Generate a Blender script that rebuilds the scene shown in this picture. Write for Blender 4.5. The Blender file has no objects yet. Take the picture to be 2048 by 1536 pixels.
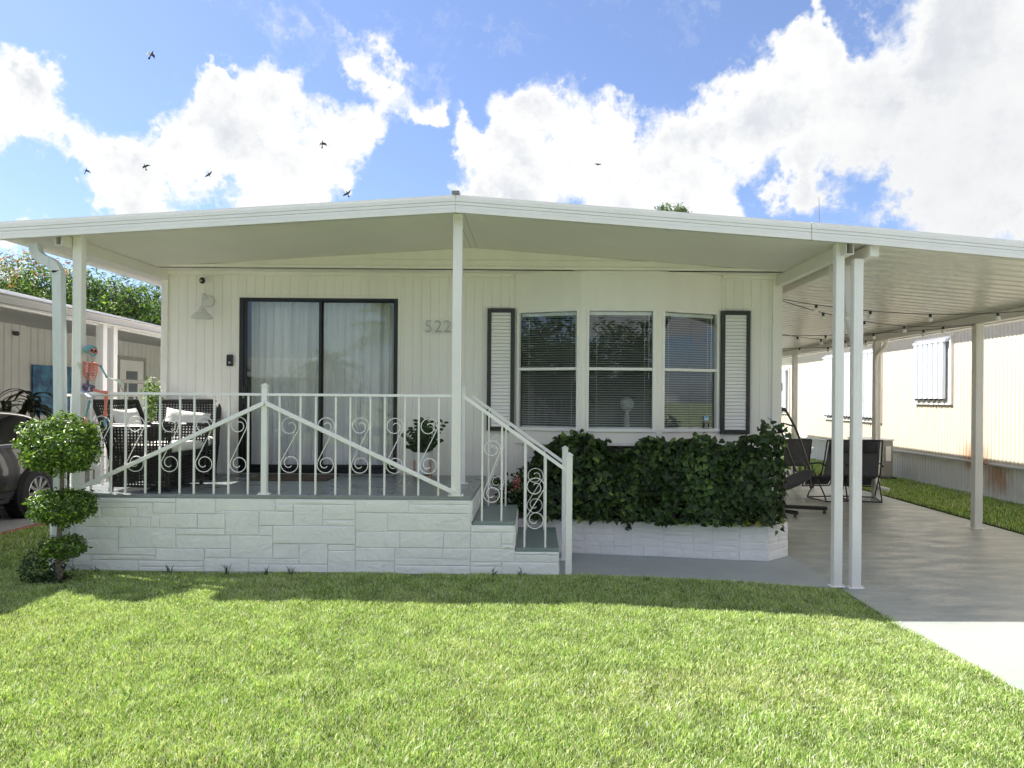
import bpy, math, random
import numpy as np
from mathutils import Vector, Matrix, noise
random.seed(7); RNG = np.random.default_rng(7)
sc = bpy.context.scene
COL = sc.collection
R = math.radians
# ------------------------------------------------------------------ camera
H = 1.61; F = 1450.0; CX, CY = 1070.0, 797.0; ROLL = 0.0079
cd = bpy.data.cameras.new('camera'); cam = bpy.data.objects.new('camera', cd); COL.objects.link(cam)
cam.location = (0, 0, H)
cam.rotation_mode = 'QUATERNION'
cam.rotation_quaternion = (Matrix.Rotation(-ROLL, 4, 'Y') @ Matrix.Rotation(R(90), 4, 'X')).to_quaternion()
cd.sensor_width = 36; cd.lens = F / 2048 * 36
cd.shift_x = (1024 - CX) / 2048; cd.shift_y = (CY - 768) / 2048
cd.clip_start = .05; cd.clip_end = 2000
sc.camera = cam

def P(x, y, Y):
    """the place that the photograph shows at (x, y), Y metres away"""
    dx, dy = x - CX, y - CY
    ux, uy = dx + ROLL * dy, dy - ROLL * dx
    return Vector((ux * Y / F, Y, H - uy * Y / F))

# ------------------------------------------------------------------ light
SUND = Vector((.735, -.235, -1)).normalized()
SUN_EL = math.asin(-SUND.z)
SUN_AZ = math.atan2(-SUND.x, -SUND.y)
sl = bpy.data.lights.new('sun', 'SUN'); sl.energy = 3.15; sl.angle = R(.55); sl.color = (1, .955, .88)
so = bpy.data.objects.new('sun', sl); COL.objects.link(so); so.location = (-20, 10, 30)
so.rotation_mode = 'QUATERNION'; so.rotation_quaternion = SUND.to_track_quat('-Z', 'Y')
sc.view_settings.view_transform = 'Standard'; sc.view_settings.look = 'None'
sc.view_settings.exposure = 1.78; sc.view_settings.gamma = 1; sc.view_settings.use_curve_mapping = False
sc.cycles.max_bounces = 9; sc.cycles.diffuse_bounces = 5; sc.cycles.glossy_bounces = 4
sc.cycles.transparent_max_bounces = 16; sc.cycles.transmission_bounces = 6
sc.cycles.sample_clamp_indirect = 6; sc.cycles.use_denoising = True; sc.cycles.caustics_reflective = False
try: sc.cycles.use_light_tree = False
except Exception: pass

# ------------------------------------------------------------------ node helper
class NT:
    def __init__(s, nt): s.nt = nt; nt.nodes.clear()
    def n(s, t, props=None, **inp):
        nd = s.nt.nodes.new(t)
        for k, v in (props or {}).items(): setattr(nd, k, v)
        for k, v in inp.items():
            key = k.replace('_', ' ')
            if key.startswith('i') and key[1:].isdigit(): sk = nd.inputs[int(key[1:])]
            else: sk = nd.inputs[key]
            s.set(sk, v)
        return nd
    def set(s, sk, v):
        if isinstance(v, bpy.types.NodeSocket): s.nt.links.new(v, sk)
        elif isinstance(v, bpy.types.Node): s.nt.links.new(v.outputs[0], sk)
        else: sk.default_value = v
    def math(s, op, a, b=0.0, c=None, clamp=False):
        nd = s.n('ShaderNodeMath', {'operation': op, 'use_clamp': clamp}, i0=a, i1=b)
        if c is not None: s.set(nd.inputs[2], c)
        return nd.outputs[0]
    def vm(s, op, a, b=None, out=0):
        nd = s.n('ShaderNodeVectorMath', {'operation': op}, i0=a)
        if b is not None:
            if op == 'SCALE': s.set(nd.inputs['Scale'], b)
            else: s.set(nd.inputs[1], b)
        return nd.outputs[out]
    def noise(s, vec, scale, detail=4, rough=.55, lac=2.0, out='Fac', dim='3D', dist=0):
        return s.n('ShaderNodeTexNoise', {'noise_dimensions': dim}, Vector=vec, Scale=scale, Detail=detail, Roughness=rough, Lacunarity=lac, Distortion=dist).outputs[out]
    def ramp(s, fac, a, b, lo=0.0, hi=1.0, smooth=True):
        nd = s.n('ShaderNodeMapRange', {'interpolation_type': 'SMOOTHSTEP' if smooth else 'LINEAR', 'clamp': True}, Value=fac)
        for k, v in zip(('From Min', 'From Max', 'To Min', 'To Max'), (a, b, lo, hi)): s.set(nd.inputs[k], v)
        return nd.outputs[0]
    def mix(s, fac, a, b, mode='MIX'):
        nd = s.n('ShaderNodeMix', {'data_type': 'RGBA', 'blend_type': mode})
        s.set(nd.inputs[0], fac); s.set(nd.inputs[6], a); s.set(nd.inputs[7], b)
        return nd.outputs[2]

def c4(c): return (c[0], c[1], c[2], 1)

# ------------------------------------------------------------------ sky with clouds
SKY = .105
w = bpy.data.worlds.new('World'); sc.world = w; w.use_nodes = True
t = NT(w.node_tree)
co = t.n('ShaderNodeTexCoord').outputs['Generated']
sky = t.n('ShaderNodeTexSky', {'sky_type': 'NISHITA', 'sun_disc': False, 'sun_elevation': SUN_EL, 'sun_rotation': SUN_AZ, 'air_density': 1.0, 'dust_density': .9, 'ozone_density': 1.6})
w1 = t.vm('SCALE', t.vm('SUBTRACT', t.noise(co, 7, 5, .6, out='Color'), (.5, .5, .5)), .20)
w2 = t.vm('SCALE', t.vm('SUBTRACT', t.noise(co, 30, 6, .68, out='Color'), (.5, .5, .5)), .06)
dv = t.vm('ADD', co, t.vm('ADD', w1, w2))
BLOBS = [  # x, y, radius in photograph pixels (converted to directions of the sky), strength
 (20, 120, 105, 1), (50, 210, 125, 1), (140, 240, 110, 1), (-110, 180, 170, 1), (200, 300, 100, .95), (290, 340, 105, .95), (380, 330, 130, 1), (480, 250, 140, 1.05), (440, 170, 80, .9),
 (560, 200, 120, 1), (560, 330, 150, 1), (650, 330, 110, .8), (690, 240, 120, .9), (735, 110, 90, .78), (740, 180, 75, .62), (330, 420, 110, .9), (560, 430, 160, .9), (820, 175, 55, .75), (20, 475, 60, .8), (230, 430, 70, .8),
 (905, 245, 60, .8), (930, 290, 90, .95), (1010, 310, 130, 1), (1130, 310, 140, 1), (1250, 290, 120, 1), (1010, 420, 160, 1), (1250, 430, 180, 1),
 (1370, 300, 150, 1), (1480, 250, 150, 1.05), (1600, 190, 150, 1.05), (1420, 400, 150, 1), (1620, 130, 100, .95), (1740, 200, 190, 1.1), (1900, 130, 190, 1.1),
 (2000, 50, 190, 1.1), (1900, 330, 190, 1.05), (2100, 250, 260, 1.1), (1620, 330, 110, 1), (1800, 400, 90, .8), (1960, 450, 140, 1), (1700, 20, 70, .45), (1560, 90, 60, .5),
 (20, 590, 90, .9), (2200, 0, 300, 1)]
dens = None
for bx, by, br, st in BLOBS:
    d0 = (P(bx, by, 1) - Vector((0, 0, H))); L = d0.length; d0.normalize()
    rad = br / F / L * 1.2
    dist = t.vm('DISTANCE', dv, tuple(d0), out=1)
    f = t.ramp(dist, 0.0, rad, st, 0.0)
    dens = f if dens is None else t.math('SMOOTH_MAX', dens, f, .35)
sep = t.n('ShaderNodeSeparateXYZ', Vector=co)
away = t.ramp(sep.outputs[1], .62, .25)                        # other parts of the sky: loose fair-weather clouds
gen = t.math('MULTIPLY', t.ramp(t.noise(dv, 2.6, 4, .55), .42, .60), away)
dens = t.math('MAXIMUM', dens, gen)
fb = t.noise(dv, 12, 10, .62)
dd = t.math('ADD', dens, t.math('MULTIPLY', t.math('MULTIPLY', t.math('SUBTRACT', fb, .5), 1.0), t.ramp(dens, .06, .36)))
cov = t.ramp(dd, .30, .66)
shade = t.ramp(t.noise(t.vm('ADD', co, (.013, 0, -.03)), 7.5, 8, .62), .38, .66)
shade = t.math('MULTIPLY', shade, t.ramp(dd, .55, 1.1))
ccol = t.mix(shade, (3.0, 3.0, 2.95, 1), (2.0, 2.1, 2.28, 1))
bank = t.vm('DISTANCE', dv, tuple((P(1930, 330, 1) - Vector((0, 0, H))).normalized()), out=1)
ccol = t.mix(t.ramp(bank, .34, .0, 0, .55), ccol, (2.15, 2.2, 2.28, 1))
skc = t.mix(1.0, sky.outputs[0], (.42, .46, .58, 1), 'MULTIPLY')
skc = t.mix(.12, skc, (1.75, 2.1, 2.7, 1))
full = t.mix(cov, skc, ccol)
bg = t.n('ShaderNodeBackground', Color=full, Strength=SKY)
t.n('ShaderNodeOutputWorld', Surface=bg)
w.cycles.sampling_method = 'MANUAL'; w.cycles.sample_map_resolution = 512

# ------------------------------------------------------------------ materials
MATS = {}
def mat(name, col, rough=.5, var=.06, vs=3.0, bump=0.0, bs=60.0, metal=0.0, spec=.5, dirt=0.0, coat=0.0, trans=0.0, col2=None, stretch=None, bd=4, rvar=0.0, bdist=.01, wrinkle=0.0):
    if name in MATS: return MATS[name]
    m = bpy.data.materials.new(name); m.use_nodes = True; t = NT(m.node_tree)
    co = t.n('ShaderNodeTexCoord').outputs['Object']
    if stretch: co = t.n('ShaderNodeMapping', Vector=co, Scale=stretch).outputs[0]
    nz = t.noise(co, vs, 5, .6)
    k = t.ramp(nz, .3, .7)
    dark = tuple(x * (1 - var) for x in col); light = tuple(min(1, x * (1 + var)) for x in (col2 or col))
    c = t.mix(k, c4(dark), c4(light))
    if dirt:
        dn = t.ramp(t.noise(co, vs * 2.3, 7, .7), .5, .8, 0, dirt)
        c = t.mix(dn, c, (col[0] * .45, col[1] * .42, col[2] * .36, 1))
    b = t.n('ShaderNodeBsdfPrincipled', Base_Color=c, Roughness=rough, Metallic=metal)
    if rvar: t.set(b.inputs['Roughness'], t.ramp(nz, .3, .7, max(.03, rough - rvar), rough + rvar))
    b.inputs['Specular IOR Level'].default_value = spec; b.inputs['Coat Weight'].default_value = coat
    if bump:
        bn = t.n('ShaderNodeBump', Strength=bump, Distance=bdist, Height=t.noise(co, bs, bd, .6, dist=wrinkle))
        t.set(b.inputs['Normal'], bn.outputs[0])
    sh = b.outputs[0]
    if trans:
        tr = t.n('ShaderNodeBsdfTranslucent', Color=c)
        sh = t.n('ShaderNodeMixShader', i0=trans, i1=sh, i2=tr.outputs[0]).outputs[0]
    t.n('ShaderNodeOutputMaterial', Surface=sh)
    MATS[name] = m; return m

def glass_mat(name, tint=(.86, .9, .9), refl=1.0, ior=1.52):
    m = bpy.data.materials.new(name); m.use_nodes = True; t = NT(m.node_tree)
    co = t.n('ShaderNodeTexCoord').outputs['Object']
    bn = t.n('ShaderNodeBump', Strength=.035, Distance=.02, Height=t.noise(co, 2.2, 2, .5))
    ge = t.n('ShaderNodeNewGeometry')
    cs = t.math('ABSOLUTE', t.vm('DOT_PRODUCT', ge.outputs['Incoming'], ge.outputs['Normal'], out=1))
    r0 = .043 * refl
    k = t.math('MULTIPLY_ADD', t.math('POWER', t.math('SUBTRACT', 1.0, cs), 5.0), 1 - r0, r0, clamp=True)
    g = t.n('ShaderNodeBsdfGlossy', Color=(.95, .97, 1, 1), Roughness=.008, Normal=bn.outputs[0])
    tr = t.n('ShaderNodeBsdfTransparent', Color=c4(tint))
    t.n('ShaderNodeOutputMaterial', Surface=t.n('ShaderNodeMixShader', i0=k, i1=tr.outputs[0], i2=g.outputs[0]).outputs[0])
    return m

def leaf_mat(name, rough=.45, trans=.35, spec=.5):
    """colour comes from the 'tone' attribute that every leaf or blade carries"""
    m = bpy.data.materials.new(name); m.use_nodes = True; t = NT(m.node_tree)
    a = t.n('ShaderNodeAttribute', {'attribute_name': 'tone'}).outputs['Color']
    b = t.n('ShaderNodeBsdfPrincipled', Base_Color=a, Roughness=rough); b.inputs['Specular IOR Level'].default_value = spec
    a2 = t.mix(1, a, (1.25, 1.3, .7, 1), 'MULTIPLY')
    tr = t.n('ShaderNodeBsdfTranslucent', Color=a2)
    t.n('ShaderNodeOutputMaterial', Surface=t.n('ShaderNodeMixShader', i0=trans, i1=b.outputs[0], i2=tr.outputs[0]).outputs[0])
    return m

WHITE = mat('white_paint', (.88, .86, .85), .38, .025, 2, bump=.05, bs=90)
TRIM = mat('white_metal', (.88, .86, .85), .33, .03, 1.5, bump=.03, bs=30, dirt=.06)
SIDING = mat('cream_siding', (.885, .85, .80), .5, .03, 2.5, bump=.1, bs=70, stretch=(1, 1, .12), dirt=.05)
CEIL = mat('ceiling_paint', (.81, .775, .73), .45, .025, 1.2)
BLACK = mat('black_frame', (.012, .012, .013), .3, .2, 3)
CHAR = mat('charcoal_frame', (.035, .038, .038), .45, .15, 5)
STONE = mat('painted_stone', (.88, .87, .87), .55, .035, 3, bump=1.0, bdist=.017, wrinkle=1.6, bs=6, bd=7, dirt=.05)
MORTAR = mat('painted_joint', (.86, .85, .85), .7, .06, 8, bump=.3, bs=60)
FLOORP = mat('porch_floor_paint', (.25, .275, .28), .32, .08, 2.5, bump=.05, bs=40, rvar=.08)
WALKP = mat('walk_paint', (.40, .435, .44), .5, .07, 1.6, bump=.08, bs=60, dirt=.12)
IRON = mat('white_iron', (.88, .865, .855), .35, .03, 6, bump=.06, bs=70, dirt=.05)
GLASS = glass_mat('window_glass', (.96, .975, .975), 1.1)
DGLASS = glass_mat('door_glass', (.985, .99, .99), 1.1)
WICK = mat('black_wicker', (.014, .013, .013), .42, .3, 30)
CUSH = mat('white_cushion', (.82, .80, .77), .85, .04, 8, bump=.5, bs=9, bd=3)
CHROME = mat('bright_metal', (.6, .61, .62), .25, .05, 5, metal=1)
DARKM = mat('black_metal', (.02, .02, .022), .4, .2, 10)
WOOD = mat('pale_wood', (.36, .24, .15), .5, .2, 6, stretch=(8, 8, .6))
BARK = mat('grey_bark', (.2, .17, .14), .9, .3, 12, bump=.8, bs=40)
LEAF = leaf_mat('leaf', .38, .3)
LEAFM = leaf_mat('matte_leaf', .5, .35)
GRASSM = leaf_mat('grass_blade', .42, .34, .35)

# ------------------------------------------------------------------ mesh helpers
class MB:
    def __init__(s, M=None): s.v = []; s.f = []; s.mi = []; s.M = M; s.m = 0; s.uv = None
    def add(s, vs, fs, mi=None):
        o = len(s.v)
        if s.M is not None: vs = [s.M @ Vector(v) for v in vs]
        s.v += [tuple(v) for v in vs]; s.f += [tuple(i + o for i in f) for f in fs]; s.mi += [s.m if mi is None else mi] * len(fs)
        return s
    def box(s, a, b, mi=None):
        x0, y0, z0 = (min(a[i], b[i]) for i in range(3)); x1, y1, z1 = (max(a[i], b[i]) for i in range(3))
        return s.add([(x0, y0, z0), (x1, y0, z0), (x1, y1, z0), (x0, y1, z0), (x0, y0, z1), (x1, y0, z1), (x1, y1, z1), (x0, y1, z1)],
                     [(0, 3, 2, 1), (4, 5, 6, 7), (0, 1, 5, 4), (1, 2, 6, 5), (2, 3, 7, 6), (3, 0, 4, 7)], mi)
    def cbox(s, a, b, c=.004, mi=None):
        lo = [min(a[i], b[i]) for i in range(3)]; hi = [max(a[i], b[i]) for i in range(3)]
        c = min(c, *[(hi[i] - lo[i]) * .45 for i in range(3)])
        vs = []; idx = {}
        for sx in (0, 1):
            for sy in (0, 1):
                for sz in (0, 1):
                    p = [(hi if q else lo)[i] for i, q in enumerate((sx, sy, sz))]
                    d = [-c if q else c for q in (sx, sy, sz)]
                    for ax in range(3):
                        q = [p[i] + (0 if i == ax else d[i]) for i in range(3)]
                        idx[(sx, sy, sz, ax)] = len(vs); vs.append(tuple(q))
        I = lambda *k: idx[k]
        fs = []
        for q in (0, 1):
            for ax in range(3):
                o = [i for i in range(3) if i != ax]
                ring = []
                for e in ((0, 0), (1, 0), (1, 1), (0, 1)):
                    k = [0, 0, 0]; k[ax] = q; k[o[0]] = e[0]; k[o[1]] = e[1]; ring.append(I(*k, ax))
                fs.append(ring)
        for ax in range(3):
            o = [i for i in range(3) if i != ax]
            for e in ((0, 0), (1, 0), (1, 1), (0, 1)):
                k0 = [0, 0, 0]; k0[o[0]] = e[0]; k0[o[1]] = e[1]; k1 = k0[:]; k1[ax] = 1
                fs.append((I(*k0, o[0]), I(*k1, o[0]), I(*k1, o[1]), I(*k0, o[1])))
        for sx in (0, 1):
            for sy in (0, 1):
                for sz in (0, 1): fs.append((I(sx, sy, sz, 0), I(sx, sy, sz, 1), I(sx, sy, sz, 2)))
        # consistent outward faces
        ce = Vector([(lo[i] + hi[i]) / 2 for i in range(3)]); out = []
        for f in fs:
            p = [Vector(vs[i]) for i in f]; nn = (p[1] - p[0]).cross(p[2] - p[0]); mid = sum(p, Vector()) / len(p)
            out.append(tuple(f) if nn.dot(mid - ce) > 0 else tuple(reversed(f)))
        return s.add(vs, out, mi)
    def tube(s, pts, r, n=8, close=False, cap=True, mi=None):
        pts = [Vector(p) for p in pts]; N = len(pts)
        rr = r if hasattr(r, '__len__') else [r] * N
        vs = []; up = None
        for i, p in enumerate(pts):
            a = pts[(i - 1) % N] if (i > 0 or close) else p; b = pts[(i + 1) % N] if (i < N - 1 or close) else p
            d = (b - a)
            if d.length < 1e-9: d = Vector((0, 0, 1))
            d.normalize()
            if up is None: up = Vector((0, 0, 1)) if abs(d.z) < .9 else Vector((1, 0, 0))
            x = d.cross(up)
            if x.length < 1e-6: up = Vector((0, 1, 0)); x = d.cross(up)
            x.normalize(); up = x.cross(d)
            for k in range(n):
                q = 2 * math.pi * (k + .5) / n
                vs.append(p + (x * math.cos(q) + up * math.sin(q)) * rr[i])
        fs = []
        for i in range(N if close else N - 1):
            for k in range(n):
                a, b = i * n + k, i * n + (k + 1) % n; c, d2 = ((i + 1) % N) * n + (k + 1) % n, ((i + 1) % N) * n + k
                fs.append((a, d2, c, b))
        if cap and not close: fs.append(tuple(range(n))); fs.append(tuple(reversed(range((N - 1) * n, N * n))))
        return s.add(vs, fs, mi)
    def cyl(s, p0, p1, r0, r1=None, n=16, mi=None): return s.tube([p0, p1], [r0, r0 if r1 is None else r1], n, mi=mi)
    def lathe(s, prof, c=(0, 0, 0), n=24, mi=None, ax='Z'):
        vs = []; c = Vector(c)
        for r, z in prof:
            for k in range(n):
                q = 2 * math.pi * k / n; a, b = r * math.cos(q), r * math.sin(q)
                vs.append(c + (Vector((a, b, z)) if ax == 'Z' else Vector((a, z, b)) if ax == 'Y' else Vector((z, a, b))))
        fs = []
        for i in range(len(prof) - 1):
            for k in range(n):
                q = (i * n + k, i * n + (k + 1) % n, (i + 1) * n + (k + 1) % n, (i + 1) * n + k)
                fs.append(q if ax != 'Y' else q[::-1])
        return s.add(vs, fs, mi)
    def ball(s, c, r, n=12, m=8, sc3=(1, 1, 1), mi=None):
        pr = [(max(1e-4, math.sin(math.pi * i / m)) , -math.cos(math.pi * i / m)) for i in range(m + 1)]
        vs = []; c = Vector(c)
        for a, z in pr:
            for k in range(n):
                q = 2 * math.pi * k / n; vs.append(c + Vector((a * math.cos(q) * sc3[0], a * math.sin(q) * sc3[1], z * sc3[2])) * r)
        fs = [(i * n + k, i * n + (k + 1) % n, (i + 1) * n + (k + 1) % n, (i + 1) * n + k) for i in range(m) for k in range(n)]
        return s.add(vs, fs, mi)
    def prism(s, poly, d, mi=None):
        """extrude a 3-D polygon by vector d"""
        n = len(poly); d = Vector(d); a = [Vector(p) for p in poly]; b = [p + d for p in a]
        return s.add(a + b, [tuple(range(n)), tuple(reversed(range(n, 2 * n)))] + [((i + 1) % n, i, i + n, (i + 1) % n + n) for i in range(n)], mi)
    def mesh(s, name, mats, smooth=False):
        me = bpy.data.meshes.new(name); me.from_pydata([tuple(v) for v in s.v], [], s.f)
        for m in (mats if isinstance(mats, (list, tuple)) else [mats]): me.materials.append(m)
        if len(me.materials) > 1: me.polygons.foreach_set('material_index', s.mi)
        if smooth:
            me.polygons.foreach_set('use_smooth', [True] * len(me.polygons))
            try: me.set_sharp_from_angle(angle=R(smooth if smooth > 1 else 40))
            except Exception: pass
        me.update(); return me
    def build(s, name, mats, parent=None, smooth=False, **kw):
        if parent is not None:
            org = WORG.get(parent.name, Vector())
            if org.length > 0: s.v = [(v[0] - org.x, v[1] - org.y, v[2] - org.z) for v in s.v]
        else: org = Vector()
        me = s.mesh(name, mats, smooth)
        return link(name, me, parent, org, **kw)
WORG = {}
def link(name, me, parent=None, org=None, label=None, cat=None, kind=None, group=None, loc=None):
    o = bpy.data.objects.new(name, me); COL.objects.link(o)
    if parent is not None: o.parent = parent; WORG[o.name] = WORG.get(parent.name, Vector())
    if loc is not None: o.location = loc
    tag(o, label, cat, kind, group); return o
def tag(o, label=None, cat=None, kind=None, group=None):
    if label: o['label'] = label
    if cat: o['category'] = cat
    if kind: o['kind'] = kind
    if group: o['group'] = group
    return o
def thing(name, label, cat, loc=(0, 0, 0), group=None, rz=0):
    o = bpy.data.objects.new(name, None); COL.objects.link(o); o.location = loc; o.rotation_euler = (0, 0, rz); o.empty_display_size = .2
    WORG[o.name] = Vector(loc) if rz == 0 else Vector()
    return tag(o, label, cat, None, group)
def dup(root, loc, rz=0, label=None, scale=None):
    r = root.copy(); COL.objects.link(r); r.location = loc; r.rotation_euler = (0, 0, rz)
    if scale: r.scale = (scale,) * 3
    if label: r['label'] = label
    def rec(a, b):
        for ch in list(a.children):
            c = ch.copy(); COL.objects.link(c); c.parent = b; rec(ch, c)
    rec(root, r); return r
def quads_mesh(name, V, Fs, tone=None, mats=None, smooth=False):
    """numpy mesh: V (n,3), Fs (m,k) faces, tone (n,3) point colours"""
    me = bpy.data.meshes.new(name); n = len(V); m, k = Fs.shape
    me.vertices.add(n); me.vertices.foreach_set('co', V.astype(np.float32).ravel())
    me.loops.add(m * k); me.loops.foreach_set('vertex_index', Fs.astype(np.int32).ravel())
    me.polygons.add(m); me.polygons.foreach_set('loop_start', np.arange(0, m * k, k, dtype=np.int32))
    try: me.polygons.foreach_set('loop_total', np.full(m, k, dtype=np.int32))
    except Exception: pass
    if smooth: me.polygons.foreach_set('use_smooth', np.ones(m, dtype=bool))
    me.update(calc_edges=True)
    if tone is not None:
        a = me.color_attributes.new('tone', 'FLOAT_COLOR', 'POINT')
        a.data.foreach_set('color', np.concatenate([tone, np.ones((n, 1))], 1).astype(np.float32).ravel())
    for q in (mats if isinstance(mats, (list, tuple)) else [mats]):
        if q: me.materials.append(q)
    return me
def unit(a): return a / np.maximum(np.linalg.norm(a, axis=-1, keepdims=True), 1e-9)
def leaves(C, N, size, tone, wide=.5, fold=.25, droop=.0, jit=.6, heart=False, up=.3, seed=1):
    """leaf geometry at points C facing roughly N: 6 vertices and 4 triangles each, folded along the midrib"""
    rg = np.random.default_rng(seed); n = len(C)
    N = unit(unit(N) + rg.normal(0, jit, (n, 3)) + np.array([0, 0, up]))
    T = unit(np.cross(N, rg.normal(0, 1, (n, 3)))); 
    T = unit(T + np.array([0, 0, -droop])); T = unit(T - N * (T * N).sum(1, keepdims=True))
    B = np.cross(N, T); s = size[:, None] if hasattr(size, '__len__') else size
    wv = s * wide
    base = C; tip = C + T * s + N * (-.12 * s)
    if heart: pts = [base] + [C + T * s * a_ + B * wv * b_ + N * fold * s * abs(b_) * .8 for a_, b_ in ((-.10, .16), (-.09, .36), (.10, .52), (.36, .46), (.66, .24))] + [tip] + [C + T * s * a_ - B * wv * b_ + N * fold * s * abs(b_) * .8 for a_, b_ in ((.66, .24), (.36, .46), (.10, .52), (-.09, .36), (-.10, .16))] + [C + T * s * .42]
    else: pts = [base, C + T * s * .2 + B * wv * .4 + N * fold * s * .35, C + T * s * .6 + B * wv * .42 + N * fold * s * .3, tip, C + T * s * .6 - B * wv * .42 + N * fold * s * .3, C + T * s * .2 - B * wv * .4 + N * fold * s * .35, C + T * s * .5]
    V = np.stack(pts, 1).reshape(-1, 3); m = len(pts) - 1
    tri = np.array([(i, (i + 1) % m, m) for i in range(m)])
    Fs = (np.arange(n)[:, None, None] * (m + 1) + tri[None]).reshape(-1, 3)
    return V, Fs, np.repeat(tone, m + 1, 0)
def tones(n, cols, wts, rg, var=.18):
    cols = np.array(cols); k = rg.choice(len(cols), n, p=np.array(wts) / sum(wts))
    return np.clip(cols[k] * (1 + rg.normal(0, var, (n, 1))), .004, .9)
def shell(n, c, r, rg, inner=.6, lump=.12, zmin=-1):
    """points in the outer shell of a lumpy ellipsoid, and their outward normals"""
    d = unit(rg.normal(0, 1, (n, 3))); d = d[d[:, 2] > zmin]; n = len(d)
    k = np.array([1 + lump * 2 * noise.noise(Vector(q * 2.3) + Vector(c)) + lump * noise.noise(Vector(q * 5.5) + Vector(c)) for q in d])
    rad = (inner + (1 - inner) * rg.random(n) ** .5) * k
    return np.array(c) + d * rad[:, None] * np.array(r), unit(d / np.array(r))
# ================================================================== ground, lawn, paving
GZ = -.10                                                     # the carport slab lies a little lower than the lawn
def sheet(name, poly, z, m, kind='structure', th=.0, n=1):
    b = MB(); b.prism([(x, y, z) for x, y in poly][::-1] if False else [(x, y, z - max(th, .001)) for x, y in poly], (0, 0, max(th, .001)))
    return b.build(name, m, kind=kind)
def ground_mat(nm='soil_and_turf', a=(.030, .055, .012, 1), b_=(.06, .085, .025, 1), d_=(.10, .085, .05, 1)):
    m = bpy.data.materials.new(nm); m.use_nodes = True; t = NT(m.node_tree)
    co = t.n('ShaderNodeTexCoord').outputs['Object']
    c = t.mix(t.ramp(t.noise(co, 1.2, 6, .6), .35, .65), a, b_)
    c = t.mix(t.ramp(t.noise(co, 90, 4, .7), .45, .7), c, d_)
    b = t.n('ShaderNodeBsdfPrincipled', Base_Color=c, Roughness=.9)
    bn = t.n('ShaderNodeBump', Strength=1, Distance=.02, Height=t.noise(co, 70, 4, .7)); t.set(b.inputs['Normal'], bn.outputs[0])
    t.n('ShaderNodeOutputMaterial', Surface=b); return m
TURF = ground_mat(); MOWN = ground_mat('mown_grass', (.19, .25, .10, 1), (.25, .31, .14, 1), (.30, .32, .19, 1))
b = MB(); b.add([(-300, -300, -.16), (300, -300, -.16), (300, 300, -.16), (-300, 300, -.16)], [(0, 1, 2, 3)])
b.build('ground', MOWN, kind='structure')
LAWN = [(-6.0, -1.5), (2.78, -1.5), (2.78, 6.60), (-4.42, 6.60), (-4.42, 14), (-6.0, 14)]
# the lawn surface with a gentle fall to the driveway
def lz(x, y): return -.012 - max(0, min(1, (x - .6) / 2.2)) * .085 * max(0, min(1, (y - 3.0) / 3)) - max(0, min(1, (x - 1.8))) * .03 + .012 * noise.noise(Vector((x * .9, y * .9, 0)))
nx, ny = 60, 100
vs = [(-6 + 8.78 * i / nx, -1.5 + 15.5 * j / ny) for j in range(ny + 1) for i in range(nx + 1)]
b = MB(); fs = []
for j in range(ny):
    for i in range(nx):
        x, y = vs[j * (nx + 1) + i + 1][0], vs[j * (nx + 1) + i][1]
        if y > 6.5 and x > -4.35: continue
        fs.append((j * (nx + 1) + i, j * (nx + 1) + i + 1, (j + 1) * (nx + 1) + i + 1, (j + 1) * (nx + 1) + i))
b.add([(x, y, lz(x, y)) for x, y in vs], fs); b.mi = [1 if vs[f[0]][1] < 2.72 or vs[f[0]][0] < -1.10 * .74 * vs[f[0]][1] - .6 and vs[f[0]][1] < 6.5 else 0 for f in fs]; b.build('lawn', [TURF, MOWN], kind='structure', smooth=True)

def drive_mat():
    m = bpy.data.materials.new('painted_concrete'); m.use_nodes = True; t = NT(m.node_tree)
    co = t.n('ShaderNodeTexCoord').outputs['Object']
    big = t.noise(co, .9, 5, .55)
    st = t.n('ShaderNodeMapping', Vector=co, Scale=(1, 2.6, 1)).outputs[0]          # broom and tyre wear run across the slab
    streak = t.noise(st, 2.2, 6, .62)
    c = t.mix(t.ramp(big, .35, .65), (.285, .32, .30, 1), (.335, .36, .34, 1))
    c = t.mix(t.ramp(streak, .45, .68, 0, .5), c, (.40, .385, .345, 1))
    w = t.ramp(t.noise(co, .7, 3, .5), .54, .66)
    for wx, wy, wr in ((3.5, 6.5, 1.0), (4.7, 8.2, 1.1), (3.3, 5.9, .6)):
        w = t.math('MAXIMUM', w, t.ramp(t.vm('LENGTH', t.vm('SUBTRACT', co, (wx, wy, 0)), out=1), wr, wr * .4))
    fl = t.ramp(t.noise(t.n('ShaderNodeMapping', Vector=co, Scale=(2.2, 9, 1)).outputs[0], 3.2, 5, .6, dist=1.5), .565, .61)
    c = t.mix(t.math('MULTIPLY', t.math('MULTIPLY', fl, w), .75), c, (.25, .25, .245, 1))       # flaked paint
    ro = t.ramp(streak, .3, .75, .5, .26)
    b = t.n('ShaderNodeBsdfPrincipled', Base_Color=c, Roughness=ro); b.inputs['Specular IOR Level'].default_value = .55
    bn = t.n('ShaderNodeBump', Strength=.35, Distance=.008, Height=t.math('ADD', t.math('MULTIPLY', streak, 1.5), t.noise(co, 45, 4, .6)))
    t.set(b.inputs['Normal'], bn.outputs[0]); t.n('ShaderNodeOutputMaterial', Surface=b); return m
DRIVE = drive_mat()
sheet('driveway', [(2.80, -1.5), (6.32, -1.5), (6.32, 24), (2.80, 24)], GZ, DRIVE, th=.05)
sheet('walkway', [(.18, 6.62), (2.792, 6.62), (2.792, 8.30), (.18, 8.30)], -.085, WALKP, th=.05)
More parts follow.
